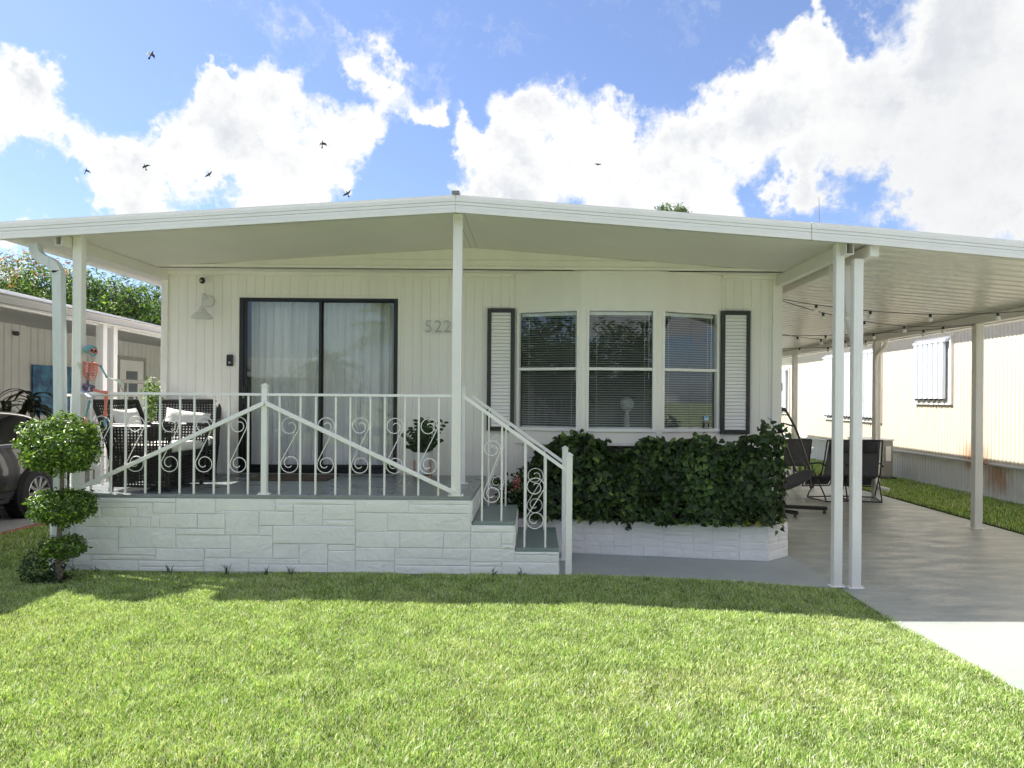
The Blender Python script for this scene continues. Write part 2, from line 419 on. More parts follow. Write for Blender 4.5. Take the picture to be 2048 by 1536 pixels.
sheet('left_driveway', [(-11.5, -1.5), (-6.22, -1.5), (-6.22, 24), (-11.5, 24)], -.06, mat('grey_concrete', (.33, .33, .32), .7, .12, 1.5, bump=.2, bs=40, dirt=.3), th=.05)
sheet('street', [(-80, -9), (80, -9), (80, -3.0), (-80, -3.0)], -.12, mat('asphalt', (.13, .13, .128), .8, .2, 3, bump=.4, bs=80), th=.02)
sheet('far_lawn', [(-80, -40), (80, -40), (80, -9.4), (-80, -9.4)], -.11, MOWN, th=.02)
# brick edging
be = thing('brick_edging', 'row of red bricks edging the lawn beside the parked dark car', 'edging', (-6.1, 8, -.05))
BRICK = mat('red_brick', (.30, .10, .065), .85, .2, 9, bump=.5, bs=70, dirt=.2)
for i in range(42):
    y = 5.2 + i * .215
    q = MB(); q.cbox((-6.2 + random.uniform(-.006, .006), y, -.12), (-6.10 + random.uniform(-.006, .006), y + .2, .0 + random.uniform(-.006, .008)), .008)
    q.build('brick', BRICK, be)
sb = MB(); sb.prism([(6.35, 2, -.11), (8.05, 2, -.11), (8.05, 26, -.13), (6.35, 26, -.11)], (0, 0, .02)); sb.build('side_lawn', TURF, kind='structure')

# grass blades
def blades(n, box, hz, cols, wts, hmin, hmax, wid, seed, keep=None, dens=None):
    rg = np.random.default_rng(seed)
    x = rg.uniform(box[0], box[1], n); y = rg.uniform(box[2], box[3], n)
    if keep is not None:
        k = keep(x, y, rg); x, y = x[k], y[k]
    n = len(x); z = np.array([hz(a, c) for a, c in zip(x, y)]) if callable(hz) else np.full(n, hz)
    cl = np.array([noise.noise(Vector((a * 5, c * 5, 3))) for a, c in zip(x, y)])
    big = np.array([noise.noise(Vector((a * 1.1, c * 1.1, 9))) for a, c in zip(x, y)])
    h = rg.uniform(hmin, hmax, n) * (1 + .45 * cl)
    an = rg.uniform(0, 2 * math.pi, n); ln = rg.uniform(.1, 1.0, n) * h * .95
    la = rg.uniform(0, 2 * math.pi, n)
    A = np.stack([np.cos(an), np.sin(an), np.zeros(n)], 1) * (wid * rg.uniform(.6, 1.3, n))[:, None] * .5
    Ld = np.stack([np.cos(la), np.sin(la), np.zeros(n)], 1)
    b0 = np.stack([x, y, z], 1); up = np.array([0, 0, 1.])
    mid = b0 + up * (h * .6)[:, None] + Ld * (ln * .35)[:, None]; tip = b0 + up * (h * .92)[:, None] + Ld * ln[:, None]
    V = np.stack([b0 - A, b0 + A, mid + A * .8, mid - A * .8, tip], 1).reshape(-1, 3)
    k = np.arange(n)[:, None] * 5
    Fq = np.concatenate([k + np.array([[0, 1, 2]]), k + np.array([[0, 2, 3]]), k + np.array([[3, 2, 4]])], 0)
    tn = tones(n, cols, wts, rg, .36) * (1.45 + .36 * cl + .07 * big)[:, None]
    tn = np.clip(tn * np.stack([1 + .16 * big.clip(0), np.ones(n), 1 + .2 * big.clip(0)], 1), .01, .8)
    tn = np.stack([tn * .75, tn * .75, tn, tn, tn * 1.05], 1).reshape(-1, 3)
    return V, Fq, tn
GC = [(.25, .355, .10), (.35, .435, .17), (.145, .235, .055), (.57, .58, .40), (.34, .31, .17)]
GW = [5, 4, 3, 2.2, .5]
def keepf(x, y, rg):
    vis = (x > -1.10 * .74 * y - .55) & (x < 1.08 * .675 * y + .5) & (y > 2.75)
    d = np.where(y < 4.2, 1.0, np.where(y < 5.5, .85, .8))
    return vis & (rg.random(len(x)) < d)
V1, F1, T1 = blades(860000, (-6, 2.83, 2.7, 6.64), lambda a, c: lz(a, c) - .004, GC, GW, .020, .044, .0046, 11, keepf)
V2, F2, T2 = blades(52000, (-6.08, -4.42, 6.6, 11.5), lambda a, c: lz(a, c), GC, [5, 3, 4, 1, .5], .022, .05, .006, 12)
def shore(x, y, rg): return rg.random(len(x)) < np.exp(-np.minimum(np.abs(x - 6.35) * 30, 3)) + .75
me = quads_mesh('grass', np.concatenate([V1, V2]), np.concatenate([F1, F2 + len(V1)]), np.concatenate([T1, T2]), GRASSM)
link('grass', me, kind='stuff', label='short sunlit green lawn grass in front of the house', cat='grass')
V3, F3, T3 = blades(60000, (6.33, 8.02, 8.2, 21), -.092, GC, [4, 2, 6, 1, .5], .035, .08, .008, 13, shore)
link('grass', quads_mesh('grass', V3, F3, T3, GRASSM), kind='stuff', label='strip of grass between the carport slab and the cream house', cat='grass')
# taller weeds at the foot of the porch wall
rg = np.random.default_rng(5)
for i, wx in enumerate((-3.95, -3.3, -2.78, -2.42, -2.2, -.36, -.12, -4.15)):
    q = MB()
    for k in range(7):
        a = rg.uniform(0, 6.28); h = rg.uniform(.04, .11); L = rg.uniform(.02, .06)
        p0 = Vector((wx + rg.uniform(-.02, .02), 6.575 + rg.uniform(-.02, .01), -.01)); p1 = p0 + Vector((math.cos(a) * L * .4, -abs(math.sin(a)) * L * .4, h * .65)); p2 = p0 + Vector((math.cos(a) * L, -abs(math.sin(a)) * L, h))
        q.tube([p0, p1, p2], [.003, .0035, .0006], 3)
    q.build('weed', mat('weed_green', (.045, .09, .025), .6, .2, 5), label='dark weed sprouting at the foot of the white stone porch wall', cat='weed', group='weeds along the porch wall')

# ================================================================== the house
WY = 8.40; PF = 6.62                                          # wall plane and porch front plane
house = thing('mobile_home', 'white mobile home with shallow gable roof, sliding door, bay window and carport', 'house', (0, WY, 0))
FZ = .71
X_L, X_R = -4.31, 2.81
DX0, DX1, DZ0, DZ1 = P(480, 700, WY).x, P(795.5, 700, WY).x, .728, P(640, 597, WY).z
BAY = [Vector((-.24, WY, 0)), Vector((.52, 8.10, 0)), Vector((1.385, 8.10, 0)), Vector((2.15, WY, 0))]
BZ0, BZ1 = H - .49, H + 1.445
WTOP = H + 1.437
# solid wall behind the planks
q = MB()
q.box((X_L, WY + .012, -.1), (DX0, WY + .1, WTOP + .1)); q.box((DX0, WY + .012, DZ1), (DX1, WY + .1, WTOP + .1)); q.box((DX1, WY + .012, -.1), (BAY[0].x + .05, WY + .1, WTOP + .1))
q.box((BAY[0].x + .05, WY + .012, -.1), (BAY[3].x - .05, WY + .1, BZ0 + .02)); q.box((BAY[3].x - .05, WY + .012, -.1), (X_R, WY + .1, WTOP + .1)); q.box((DX0, WY + .012, -.1), (DX1, WY + .1, DZ0))
q.box((X_L, WY + .1, -.1), (X_L + .1, 22, WTOP)); q.box((X_R - .1, WY + .1, -.1), (X_R, 22, WTOP)); q.box((X_L, 22, -.1), (X_R, 22.1, WTOP))
q.build('wall', SIDING, house)
# tongue planks
pw = .1015
x = X_L + .07
while x < X_R - .06:
    x1 = min(x + pw, X_R - .055)
    zb = FZ if x < -.6 else -.08
    spans = [(zb, WTOP)]
    if x1 > DX0 - .03 and x < DX1 + .03:
        spans = [(DZ1 + .03, WTOP)]
        if x < DX0 - .03 < x1: x1 = DX0 - .03; spans = [(zb, WTOP)]
        elif x < DX1 + .03 < x1: x = DX1 + .03; spans = [(zb, WTOP)]
    if x1 > BAY[0].x and x < BAY[3].x:
        if x < BAY[0].x - .03: x1 = BAY[0].x
        elif x1 > BAY[3].x + .03: x = BAY[3].x
        else: spans = [(zb, BZ0 - .01)]
    if x1 - x > .025:
        for z0, z1 in spans:
            q = MB(); g = .0009
            pr = [(x + g, WY + .014, z0), (x + g, WY + .008, z0), (x + g + .004, WY + .0045, z0), (x1 - g - .004, WY + .0045, z0), (x1 - g, WY + .008, z0), (x1 - g, WY + .014, z0)]
            q.prism(pr, (0, 0, z1 - z0)); q.build('plank', SIDING, house)
    x = x1 if x1 > x else x + pw
q = MB()
q.cbox((X_L - .02, WY - .022, FZ), (X_L + .055, WY + .014, WTOP + .02), .004); q.build('corner_board', SIDING, house)
q = MB(); q.cbox((X_R - .07, WY - .022, -.08), (X_R + .02, WY + .014, WTOP + .02), .004); q.cbox((X_R + .02, WY - .012, -.08), (X_R + .045, WY + .3, WTOP), .004); q.build('corner_board', SIDING, house)
q = MB(); q.cbox((X_L - .02, WY - .03, WTOP - .035), (BAY[0].x - .01, WY + .01, WTOP + .01), .004); q.cbox((BAY[3].x + .01, WY - .03, WTOP - .035), (X_R + .02, WY + .01, WTOP + .01), .004); q.build('trim', SIDING, house)
# trim around door
q = MB(); d = .035
q.cbox((DX0 - d, WY - .018, DZ0), (DX0, WY + .02, DZ1 + d), .004); q.cbox((DX1, WY - .018, DZ0), (DX1 + d, WY + .02, DZ1 + d), .004); q.cbox((DX0, WY - .017, DZ1), (DX1, WY + .02, DZ1 + d), .004)
q.build('door_trim', SIDING, house)

# roof: one shallow gable over house, porch and carport
PX = -.72
def cz(x):                                                    # ceiling height over x
    if x <= PX: return H + 1.68 - .067 * (PX - x)
    if x <= 2.9: return H + 1.68 - .0695 * (x - PX)
    return H + 1.68 - .0695 * (2.9 - PX) - .084 * (x - 2.9)
FY = 6.42; RXL, RXR = -4.78, 6.42; TH = .12
q = MB()
for a, c in ((RXL + .05, PX), (PX, 2.9)):
    q.prism([(a, FY + .05, cz(a)), (c, FY + .05, cz(c)), (c, FY + .05, cz(c) + TH), (a, FY + .05, cz(a) + TH)], (0, 15.7, 0))
q.build('porch_roof', CEIL, house)
# faint panel seams of the porch ceiling
q = MB()
for a in (PX - .012, PX + .06):
    q.prism([(a, FY + .06, cz(a) - .002), (a + .004, FY + .06, cz(a + .004) - .002), (a + .004, FY + .06, cz(a) + .004), (a, FY + .06, cz(a) + .004)], (0, 2.0, 0))
q.build('ceiling_seam', mat('seam', (.4, .4, .36), .7), house)
# carport pan roof: ribs run from the house to the outer beam
q = MB(); y = FY + .05; xs = (2.9, RXR - .08)
prof = []
while y < 21.9:
    prof += [(y, 0), (y + .13, 0), (y + .14, .03), (y + .20, .03), (y + .21, 0)]; y += .22
vs = []; fs = []
for yy, dz in prof: vs += [(xs[0], yy, cz(xs[0]) + dz), (xs[1], yy, cz(xs[1]) + dz)]
for i in range(len(prof) - 1): fs.append((2 * i, 2 * i + 2, 2 * i + 3, 2 * i + 1))
q.add(vs, fs); n0 = len(vs)
q.add([(xs[0], FY + .05, cz(xs[0]) + .06), (xs[1], FY + .05, cz(xs[1]) + .06), (xs[1], 22, cz(xs[1]) + .06), (xs[0], 22, cz(xs[0]) + .06)], [(0, 1, 2, 3)])
q.build('carport_roof', mat('pan_metal', (.70, .67, .61), .3, .04, 1.5, bump=.05, bs=12, spec=.6, stretch=(.5, 3, 1), dirt=.06), house)
# fascia in ribbed courses, three lengths
def fasc(a, c):
    q = MB(); zt = lambda x: cz(x) + .125
    hs = [(0.0, .024, .020), (.026, .058, .012), (.062, .088, .012), (.092, .118, .012), (.1205, .158, .006)]
    for t0, t1, dy in hs:
        q.prism([(a, FY - .0 + dy, zt(a) - t1), (c, FY + dy, zt(c) - t1), (c, FY + dy, zt(c) - t0), (a, FY + dy, zt(a) - t0)], (0, .05, 0))
    q.prism([(a, FY + .028, zt(a) - .158), (c, FY + .028, zt(c) - .158), (c, FY + .028, zt(c) - .002), (a, FY + .028, zt(a) - .002)], (0, .03, 0))
    q.build('fascia', TRIM, house)
fasc(RXL, PX - .001); fasc(PX + .001, 2.44); fasc(2.446, 2.9); fasc(2.9, RXR)
q = MB(); q.cbox((PX - .035, FY - .0, cz(PX) + .127), (PX + .035, FY + .12, cz(PX) + .16), .004); q.build('ridge_cap', mat('grey_cap', (.25, .25, .27), .5), house)
# left gutter and outer gutter
q = MB(); q.cbox((RXL - .02, FY + .05, cz(RXL) - .02), (RXL + .07, 21, cz(RXL) + .11), .006); q.build('gutter', TRIM, house)
q = MB(); q.cbox((RXR - .09, FY + .05, cz(RXR) - .05), (RXR + .02, 22, cz(RXR) + .09), .006); q.build('gutter', TRIM, house)
# beams
def hollow(x0, x1, y0, y1, z0, z1, t=.006):
    q = MB(); q.box((x0, y0, z0), (x0 + t, y1, z1)); q.box((x1 - t, y0, z0), (x1, y1, z1)); q.box((x0 + t, y0, z0), (x1 - t, y1, z0 + t)); q.box((x0 + t, y0, z1 - t), (x1 - t, y1, z1))
    q.box((x0 + t, y0 + .12, z0 + t), (x1 - t, y0 + .13, z1 - t), 1)
    return q
zb = cz(-4.26)
hollow(-4.31, -4.25, FY + .07, WY - .02, zb - .105, zb - .004).build('beam', [CEIL, BLACK], house)
zb = cz(2.85)
hollow(2.78, 2.85, FY + .08, WY - .02, zb - .115, zb + .003).build('beam', [CEIL, BLACK], house)
q = MB(); q.cbox((3.0, FY + .13, H + 1.30), (3.09, 22, cz(3.09) - .002), .004); q.build('beam', CEIL, house)
q = MB(); q.cbox((3.003, FY + .10, H + 1.303), (3.087, FY + .13, cz(3.09) - .004), .004); q.build('beam_cap', WHITE, house)
xo = 5.98
q = MB(); q.cbox((xo - .045, FY + .1, cz(xo) - .12), (xo + .045, 21.8, cz(xo) - .002), .004); q.build('beam', mat('taupe_white', (.78, .765, .73), .4, .03, 2), house)
# gable band of the original roof front with its shallow soffit
q = MB(); zb0 = H + 1.444; gy = 8.10
pts = [(X_L - .0, gy, zb0), (X_R, gy, zb0)]
q.prism([(X_L, gy, zb0), (X_R, gy, zb0), (X_R, gy, cz(X_R) - .002), (PX, gy, cz(PX) - .002), (X_L, gy, cz(X_L) - .002)], (0, .04, 0)); q.build('gable', SIDING, house)
q = MB(); q.cbox((X_L, gy - .016, zb0 - .006), (X_R, gy, zb0 + .03), .004); q.cbox((-2.2, gy - .013, zb0 + .085), (1.35, gy, zb0 + .098), .003); q.build('trim', SIDING, house)
q = MB(); q.box((X_L, gy + .04, zb0 - .004), (X_R, WY + .02, zb0 + .02)); q.build('soffit', SIDING, house)
# posts
def post(x, y, z0, z1, w=.076, m=TRIM, flange=True):
    q = MB(); q.cbox((x - w / 2, y - w / 2, z0), (x + w / 2, y + w / 2, z1), .005)
    if flange:
        q.cbox((x - w / 2 - .03, y - w / 2 - .012, z0), (x + w / 2 + .03, y + w / 2 + .012, z0 + .007), .002)
        for s in (-1, 1): q.cyl((x + s * (w / 2 + .018), y - .02, z0 + .006), (x + s * (w / 2 + .018), y - .02, z0 + .022), .008, n=6)
    for s in (-1, 1): q.box((x + s * w * .22 - .0015, y - w / 2 - .003, z0 + .03), (x + s * w * .22 + .0015, y - w / 2 + .001, z1 - .03))
    return q.build('post', m, house)
post(P(913.5, 800, PF + .04).x, PF + .045, FZ, cz(-.71) + .004, .085)
post(P(157, 640, PF + .05).x, PF + .06, FZ, cz(-4.17) + .004, .082)
post(P(1678, 820, PF).x, PF + .03, GZ + .01, cz(2.74) - .0, .079)
post(P(1715, 820, PF).x, PF + .03, GZ + .0, H + 1.30, .084)
for y in (9.80, 12.70, 16.7, 6.9, 20.6): post(xo, y, GZ, cz(xo) - .118, .105, mat('taupe_white', (.70, .68, .64), .4))
# diagonal brace next to the doubled posts
q = MB(); q.prism([(2.90, PF + .25, zb - .15), (2.97, PF + .25, zb - .15), (2.97, PF + .14, zb - .62), (2.90, PF + .14, zb - .62)], (0, .05, -.05)); q.prism([(2.91, PF + .07, zb - .9), (2.96, PF + .07, zb - .9), (2.96, PF + .6, zb - .16), (2.91, PF + .6, zb - .16)], (0, 0, .09)); q.build('brace', TRIM, house)

# sliding door
door = bpy.data.objects.new('sliding_door', None); COL.objects.link(door); door.parent = house; WORG[door.name] = WORG[house.name]
fw = .05; yd = WY - .03
q = MB(); q.cbox((DX0, yd, DZ0), (DX0 + fw, WY + .1, DZ1), .004); q.cbox((DX1 - fw * .8, yd, DZ0), (DX1, WY + .1, DZ1), .004); q.cbox((DX0 + fw, yd + .002, DZ1 - fw * .62), (DX1 - fw * .8, WY + .1, DZ1), .004); q.cbox((DX0 + fw, yd + .002, DZ0), (DX1 - fw * .8, WY + .1, DZ0 + .05), .004); q.build('frame', BLACK, door)
mx = P(641, 700, WY).x
def leafp(x0, x1, y0, wl, wr):
    q = MB(); z0, z1 = DZ0 + .05, DZ1 - fw * .6
    q.cbox((x0, y0, z0), (x0 + wl, y0 + .03, z1), .003); q.cbox((x1 - wr, y0, z0), (x1, y0 + .03, z1), .003); q.cbox((x0 + wl, y0 + .001, z0), (x1 - wr, y0 + .029, z0 + .045), .003); q.cbox((x0 + wl, y0 + .001, z1 - .012), (x1 - wr, y0 + .029, z1), .003)
    q.build('panel_frame', BLACK, door)
    g = MB(); g.box((x0 + wl - .005, y0 + .012, z0 + .04), (x1 - wr + .005, y0 + .017, z1 - .008)); g.build('pane', DGLASS, door)
leafp(DX0 + fw + .001, mx + .012, yd + .012, .035, .028); leafp(mx - .004, DX1 - fw * .8 - .001, yd + .055, .028, .012)
q = MB(); q.cbox((DX0 + .052, yd - .03, 1.52), (DX0 + .082, yd + .012, 1.72), .006); q.build('handle', BLACK, door)
q = MB(); q.cyl((DX0 + .07, yd - .002, 1.60 - .0), (DX0 + .07, yd - .035, 1.60), .009, n=12); q.build('lock', CHROME, door)
# curtains: sheer folds just inside
def curtain(x0, x1, y0, z0, z1, seed, amp=.04, name='curtain'):
    rg = np.random.default_rng(seed); n = int((x1 - x0) / .006); m = 12
    xs = np.linspace(x0, x1, n); ph = np.cumsum(rg.uniform(.15, .55, n) * 1.0)
    env = .25 + .75 * np.clip((xs - x0) / (x1 - x0) * 3 - .7 + .5 * np.sin(ph * .03), 0, 1)
    V = []
    for j in range(m + 1):
        z = z1 + (z0 - z1) * j / m; k = .55 + .45 * j / m
        yy = y0 + amp * (.7 + .3 * k) * env * (1.5 * (np.abs(np.sin(ph * .55 + .06 * j)) ** .55 - .6) + .8 * np.sin(ph * .13 + 1) + .25 * np.sin(ph * 1.7))
        V.append(np.stack([xs + .01 * k * np.sin(ph * .3 + j * .1), yy, np.full(n, z)], 1))
    V = np.concatenate(V); a = np.arange(m)[:, None] * n + np.arange(n - 1)[None]
    Fq = np.stack([a, a + 1, a + n + 1, a + n], -1).reshape(-1, 4)
    return quads_mesh(name, V - np.array(WORG[house.name]), Fq, None, CURT, smooth=True)
m_ = bpy.data.materials.new('sheer_fabric'); m_.use_nodes = True; t = NT(m_.node_tree)
co = t.n('ShaderNodeTexCoord').outputs['Object']
dif = t.n('ShaderNodeBsdfDiffuse', Color=(.90, .91, .91, 1)); tra = t.n('ShaderNodeBsdfTranslucent', Color=(.85, .86, .86, 1)); tp = t.n('ShaderNodeBsdfTransparent')
s1 = t.n('ShaderNodeMixShader', i0=.12, i1=dif.outputs[0], i2=tra.outputs[0]); s2 = t.n('ShaderNodeMixShader', i0=.05, i1=s1.outputs[0], i2=tp.outputs[0])
t.n('ShaderNodeOutputMaterial', Surface=s2); CURT = m_
link('curtain', curtain(DX0 + .05, mx + .02, WY + .20, DZ0 + .03, DZ1 - .02, 3), door); link('curtain', curtain(mx - .01, DX1 - .02, WY + .21, DZ0 + .03, DZ1 - .02, 4), door)
# interior of the home
ROOM = mat('room_wall', (.35, .34, .32), .8, .05, 1)
q = MB()
q.box((X_L + .1, 12.5, .6), (X_R - .1, 12.6, 3.1)); q.box((X_L + .1, WY + .1, .6), (X_L + .16, 12.5, 3.1)); q.box((X_R - .16, WY + .1, .6), (X_R - .1, 12.5, 3.1)); q.box((X_L + .1, WY + .1, .66), (X_R - .1, 12.5, .70), 1); q.box((X_L + .1, WY + .1, 2.98), (X_R - .1, 12.5, 3.02)); q.box((-.9, WY + .1, .7), (-.84, 11, 3.0))
q.build('room', [ROOM, mat('room_floor', (.25, .18, .12), .4)], house)

# bay with three double-hung windows
BLIND = mat('blind_slat', (.80, .80, .78), .5, .02, 3)
q0 = MB()
def bay_panel(A, B, u0, u1, zb, zt, smp=None):
    d = (B - A); L = d.length; ex = d.normalized(); ey = Vector((-ex.y, ex.x, 0)); 
    M = Matrix(((ex.x, ey.x, 0, A.x), (ex.y, ey.y, 0, A.y), (0, 0, 1, 0), (0, 0, 0, 1)))
    q0.M = M
    q0.box((0, 0, BZ0), (u0, .07, BZ1)); q0.box((u1, 0, BZ0), (L, .07, BZ1)); q0.box((u0, 0, BZ0), (u1, .07, zb)); q0.box((u0, 0, zt), (u1, .07, BZ1)); q0.M = None
    win = bpy.data.objects.new('window', None); COL.objects.link(win); win.parent = house; WORG[win.name] = WORG[house.name]
    zm = (zb + zt) / 2 + .012; f = .02
    fr = MB(M)
    fr.cbox((u0 - .012, -.014, zb - .016), (u0 + f, .045, zt + .012), .003); fr.cbox((u1 - f, -.014, zb - .016), (u1 + .012, .045, zt + .012), .003)
    fr.cbox((u0 + f, -.013, zt - f * .5), (u1 - f, .045, zt + .012), .003); fr.cbox((u0 - .02, -.024, zb - .022), (u1 + .02, .045, zb + .014), .003); fr.cbox((u0 + f, -.008, zm - .016), (u1 - f, .045, zm + .016), .003)
    fr.build('frame', WHITE, win)
    for z0, z1, yy in ((zb + .014, zm - .016, .028), (zm + .016, zt - f * .5, .012)):
        g = MB(M); g.box((u0 + f - .004, yy, z0 - .003), (u1 - f + .004, yy + .004, z1 + .003)); g.build('pane', GLASS, win)
    bl = MB(M); z = zb + .03; bl.cbox((u0 + .022, .06, zt - .05), (u1 - .022, .10, zt - .012), .003); bl.box((u0 + .024, .07, zb + .012), (u1 - .024, .095, zb + .026))
    bow = 0
    while z < zt - .055:
        bl.add([(u0 + .024, .068, z - .004), (u1 - .024, .068, z - .004), (u1 - .024, .081, z + .001), (u0 + .024, .081, z + .001), (u1 - .024, .094, z + .003), (u0 + .024, .094, z + .003)], [(0, 1, 2, 3), (3, 2, 4, 5)]); z += .0265
    for u in (u0 + .11, u1 - .1): bl.box((u, .0655, zb + .02), (u + .003, .0675, zt - .05))
    bl.box((u1 - .055, .058, (zb + zt) / 2 - .1), (u1 - .050, .063, zt - .04))
    bl.build('blind', BLIND, win)
    return win, M
def u_of(A, B, x):                                            # where the sight line at photo column x meets the panel
    k = (x - CX) / F; d = B - A; s = (k * A.y - A.x) / (d.x - k * d.y); return s * d.length
zwb, zwt = P(1240, 860, 8.10).z, P(1240, 620, 8.10).z
WN = []
for A, B, xa, xb in ((BAY[0], BAY[1], 1037, 1154), (BAY[1], BAY[2], 1176, 1306), (BAY[2], BAY[3], 1327, 1433.5)):
    WN.append(bay_panel(A, B, u_of(A, B, xa) - .012, u_of(A, B, xb) + .012, zwb, zwt))
q0.prism([(BAY[0].x, BAY[0].y, BZ0 - .03), (BAY[1].x, BAY[1].y - .015, BZ0 - .03), (BAY[2].x, BAY[2].y - .015, BZ0 - .03), (BAY[3].x, BAY[3].y, BZ0 - .03)], (0, 0, .04))
q0.build('bay', SIDING, house)
# window sticker: pale blue disc over a black card
win, M = WN[2]
A, B = BAY[2], BAY[3]; ue = u_of(A, B, 1433.5)
q = MB(M); cxu, czz = u_of(A, B, 1415), P(1415, 837, 8.3).z
q.lathe([(.0001, -.004), (.036, -.004), (.036, .002), (.0001, .002)], (cxu, .026 - .002, czz), 20, ax='Y', mi=0); q.lathe([(.028, -.0045), (.031, -.0045)], (cxu, .024, czz), 20, ax='Y', mi=2)
q.box((cxu - .024, .0185, czz - .013), (cxu + .024, .0195, czz + .004), 2)
q.box((cxu - .04, .018, czz - .125), (cxu + .04, .0265, czz - .042), 1); q.box((cxu - .036, .0165, czz - .053), (cxu + .036, .0185, czz - .048), 3); q.box((cxu - .016, .0165, czz - .092), (cxu + .016, .0185, czz - .062), 4); q.box((cxu - .03, .0165, czz - .106), (cxu + .03, .0185, czz - .1), 2)
q.build('security_sticker', [mat('sticker_blue', (.16, .45, .68), .4), mat('sticker_black', (.012, .012, .014), .4), mat('sticker_white', (.75, .78, .8), .5), mat('sticker_yellow', (.6, .6, .3), .5), mat('sticker_grey', (.3, .3, .3), .5)], None, label='round light blue window sticker over a small black card, right bay pane', cat='sticker')
# white globe lamp and shade inside the middle window
lm = thing('table_lamp', 'white globe lamp standing inside behind the middle window blinds', 'lamp', (1.30, 8.95, .7))
q = MB(); gx = P(1254, 808, 8.8); q.ball(gx, .085, 20, 14); q.build('globe', mat('globe_white', (.85, .85, .84), .3), lm, smooth=60)
q = MB(); q.tube([gx - Vector((0, 0, .08)), gx - Vector((0, 0, .4))], [.02, .05], 12); q.cyl(gx - Vector((0, 0, .4)), gx - Vector((0, 0, .42)), .09, .09, 20); q.build('stem', WHITE, lm, smooth=40)

# shutters
def shutter(xa, xb, ya, yb):
    a = P(xa, ya, WY); c = P(xb, yb, WY); x0, x1, z0, z1 = a.x, c.x, c.z, a.z
    s = bpy.data.objects.new('shutter', None); COL.objects.link(s); s.parent = house; WORG[s.name] = WORG[house.name]
    f = .046; q = MB(); y0 = WY - .045
    q.cbox((x0, y0, z0), (x0 + f, WY - .003, z1), .004); q.cbox((x1 - f, y0, z0), (x1, WY - .003, z1), .004); q.cbox((x0 + f, y0 + .001, z1 - f * 1.05), (x1 - f, WY - .003, z1), .004); q.cbox((x0 + f, y0 + .001, z0), (x1 - f, WY - .003, z0 + f * 1.05), .004)
    q.build('frame', CHAR, s)
    q = MB(); n = 33; zs = np.linspace(z0 + f, z1 - f, n + 1); q.box((x0 + f - .004, WY - .015, z0 + f - .01), (x1 - f + .004, WY - .005, z1 - f + .01))
    for k in range(n):
        zl, zu = zs[k], zs[k + 1] + .0005
        q.prism([(x0 + f, y0 + .006, zl + .004), (x0 + f, y0 + .026, zl + .004), (x0 + f, y0 + .026, zu - .002), (x0 + f, y0 + .018, zu - .002)], (x1 - x0 - 2 * f, 0, 0))
    q.build('slats', WHITE, s); return s
shutter(975.5, 1028, 617, 861.5); shutter(1441.5, 1497.5, 622, 868)
# ================================================================== stone porch, steps and planter
def ashlar(x0, z0, x1, z1, rg, mw=.42, mh=.14):
    out = []
    def rec(a, b, c, d):
        w_, h_ = c - a, d - b
        if w_ > mw or (w_ > .26 and h_ < .13 and rg.random() < .5):
            k = a + w_ * rg.uniform(.35, .65); rec(a, b, k, d); rec(k, b, c, d)
        elif h_ > mh or (h_ > .1 and rg.random() < .35):
            k = b + h_ * rg.uniform(.35, .65); rec(a, b, c, k); rec(a, k, c, d)
        else: out.append((a, b, c, d))
    # start with uneven bands so that long joints break up
    x = x0
    while x < x1 - .01:
        w_ = min(rg.uniform(.4, .9), x1 - x); w_ = x1 - x if x1 - x - w_ < .2 else w_; rec(x, z0, x + w_, z1); x += w_
    return out
def lay(rects, M, parent, rg, g=.0024, d=.009):
    for a, b, c, e in rects:
        if c - a < .02 or e - b < .012: continue
        q = MB(M); w_ = d + rg.uniform(-.003, .005)
        vs = []; ch = .005
        jit = lambda: rg.uniform(-.0022, .0022)
        A0 = [(a + g, b + g), (c - g, b + g), (c - g, e - g), (a + g, e - g)]
        back = [(u, .004, z) for u, z in A0]; mid = [(u + jit(), -w_ + .004, z + jit()) for u, z in A0]
        cu, cz_ = (a + c) / 2, (b + e) / 2
        fr = [(u + (ch if u < cu else -ch) + jit(), -w_ + rg.uniform(-.002, .002), z + (ch if z < cz_ else -ch) + jit()) for u, z in A0]
        q.add(back + mid + fr + [(cu, -w_ - rg.uniform(0, .004), cz_)], [(i, (i + 1) % 4, (i + 1) % 4 + 4, i + 4) for i in range(4)] + [(i + 4, (i + 1) % 4 + 4, (i + 1) % 4 + 8, i + 8) for i in range(4)] + [(i + 8, (i + 1) % 4 + 8, 12) for i in range(4)])
        q.build('stone', STONE, parent)
porch = thing('stone_porch', 'raised porch of white painted stone with grey floor and two steps', 'porch', (-2.5, PF, 0))
PXL, S0, S1, S2 = -4.42, P(943, 1010, PF).x, P(1029, 1070, PF).x, P(1117, 1120, PF).x
SD = 7.72
Z1, Z2 = P(985, 1044, PF).z, P(1070, 1097, PF).z
q = MB(); q.box((PXL, PF + .004, -.15), (S0, WY - .0, FZ - .035)); q.box((S0, PF + .004, -.15), (S1, SD, Z1 - .03)); q.box((S1, PF + .004, -.15), (S2, SD, Z2 - .03)); q.build('core', MORTAR, porch)
q = MB(); q.cbox((PXL - .01, PF - .006, FZ - .035), (S0 + .006, WY - .004, FZ), .006); q.build('floor', FLOORP, porch)
STEPG = mat('step_paint', (.21, .265, .255), .42, .07, 3, bump=.08, bs=50)
q = MB(); q.cbox((S0 + .012, PF - .003, Z1 - .03), (S1 + .004, SD, Z1), .005); q.build('tread', STEPG, porch)
q = MB(); q.cbox((S1 + .010, PF - .003, Z2 - .03), (S2 + .004, SD, Z2), .005); q.build('tread', STEPG, porch)
rgs = random.Random(4)
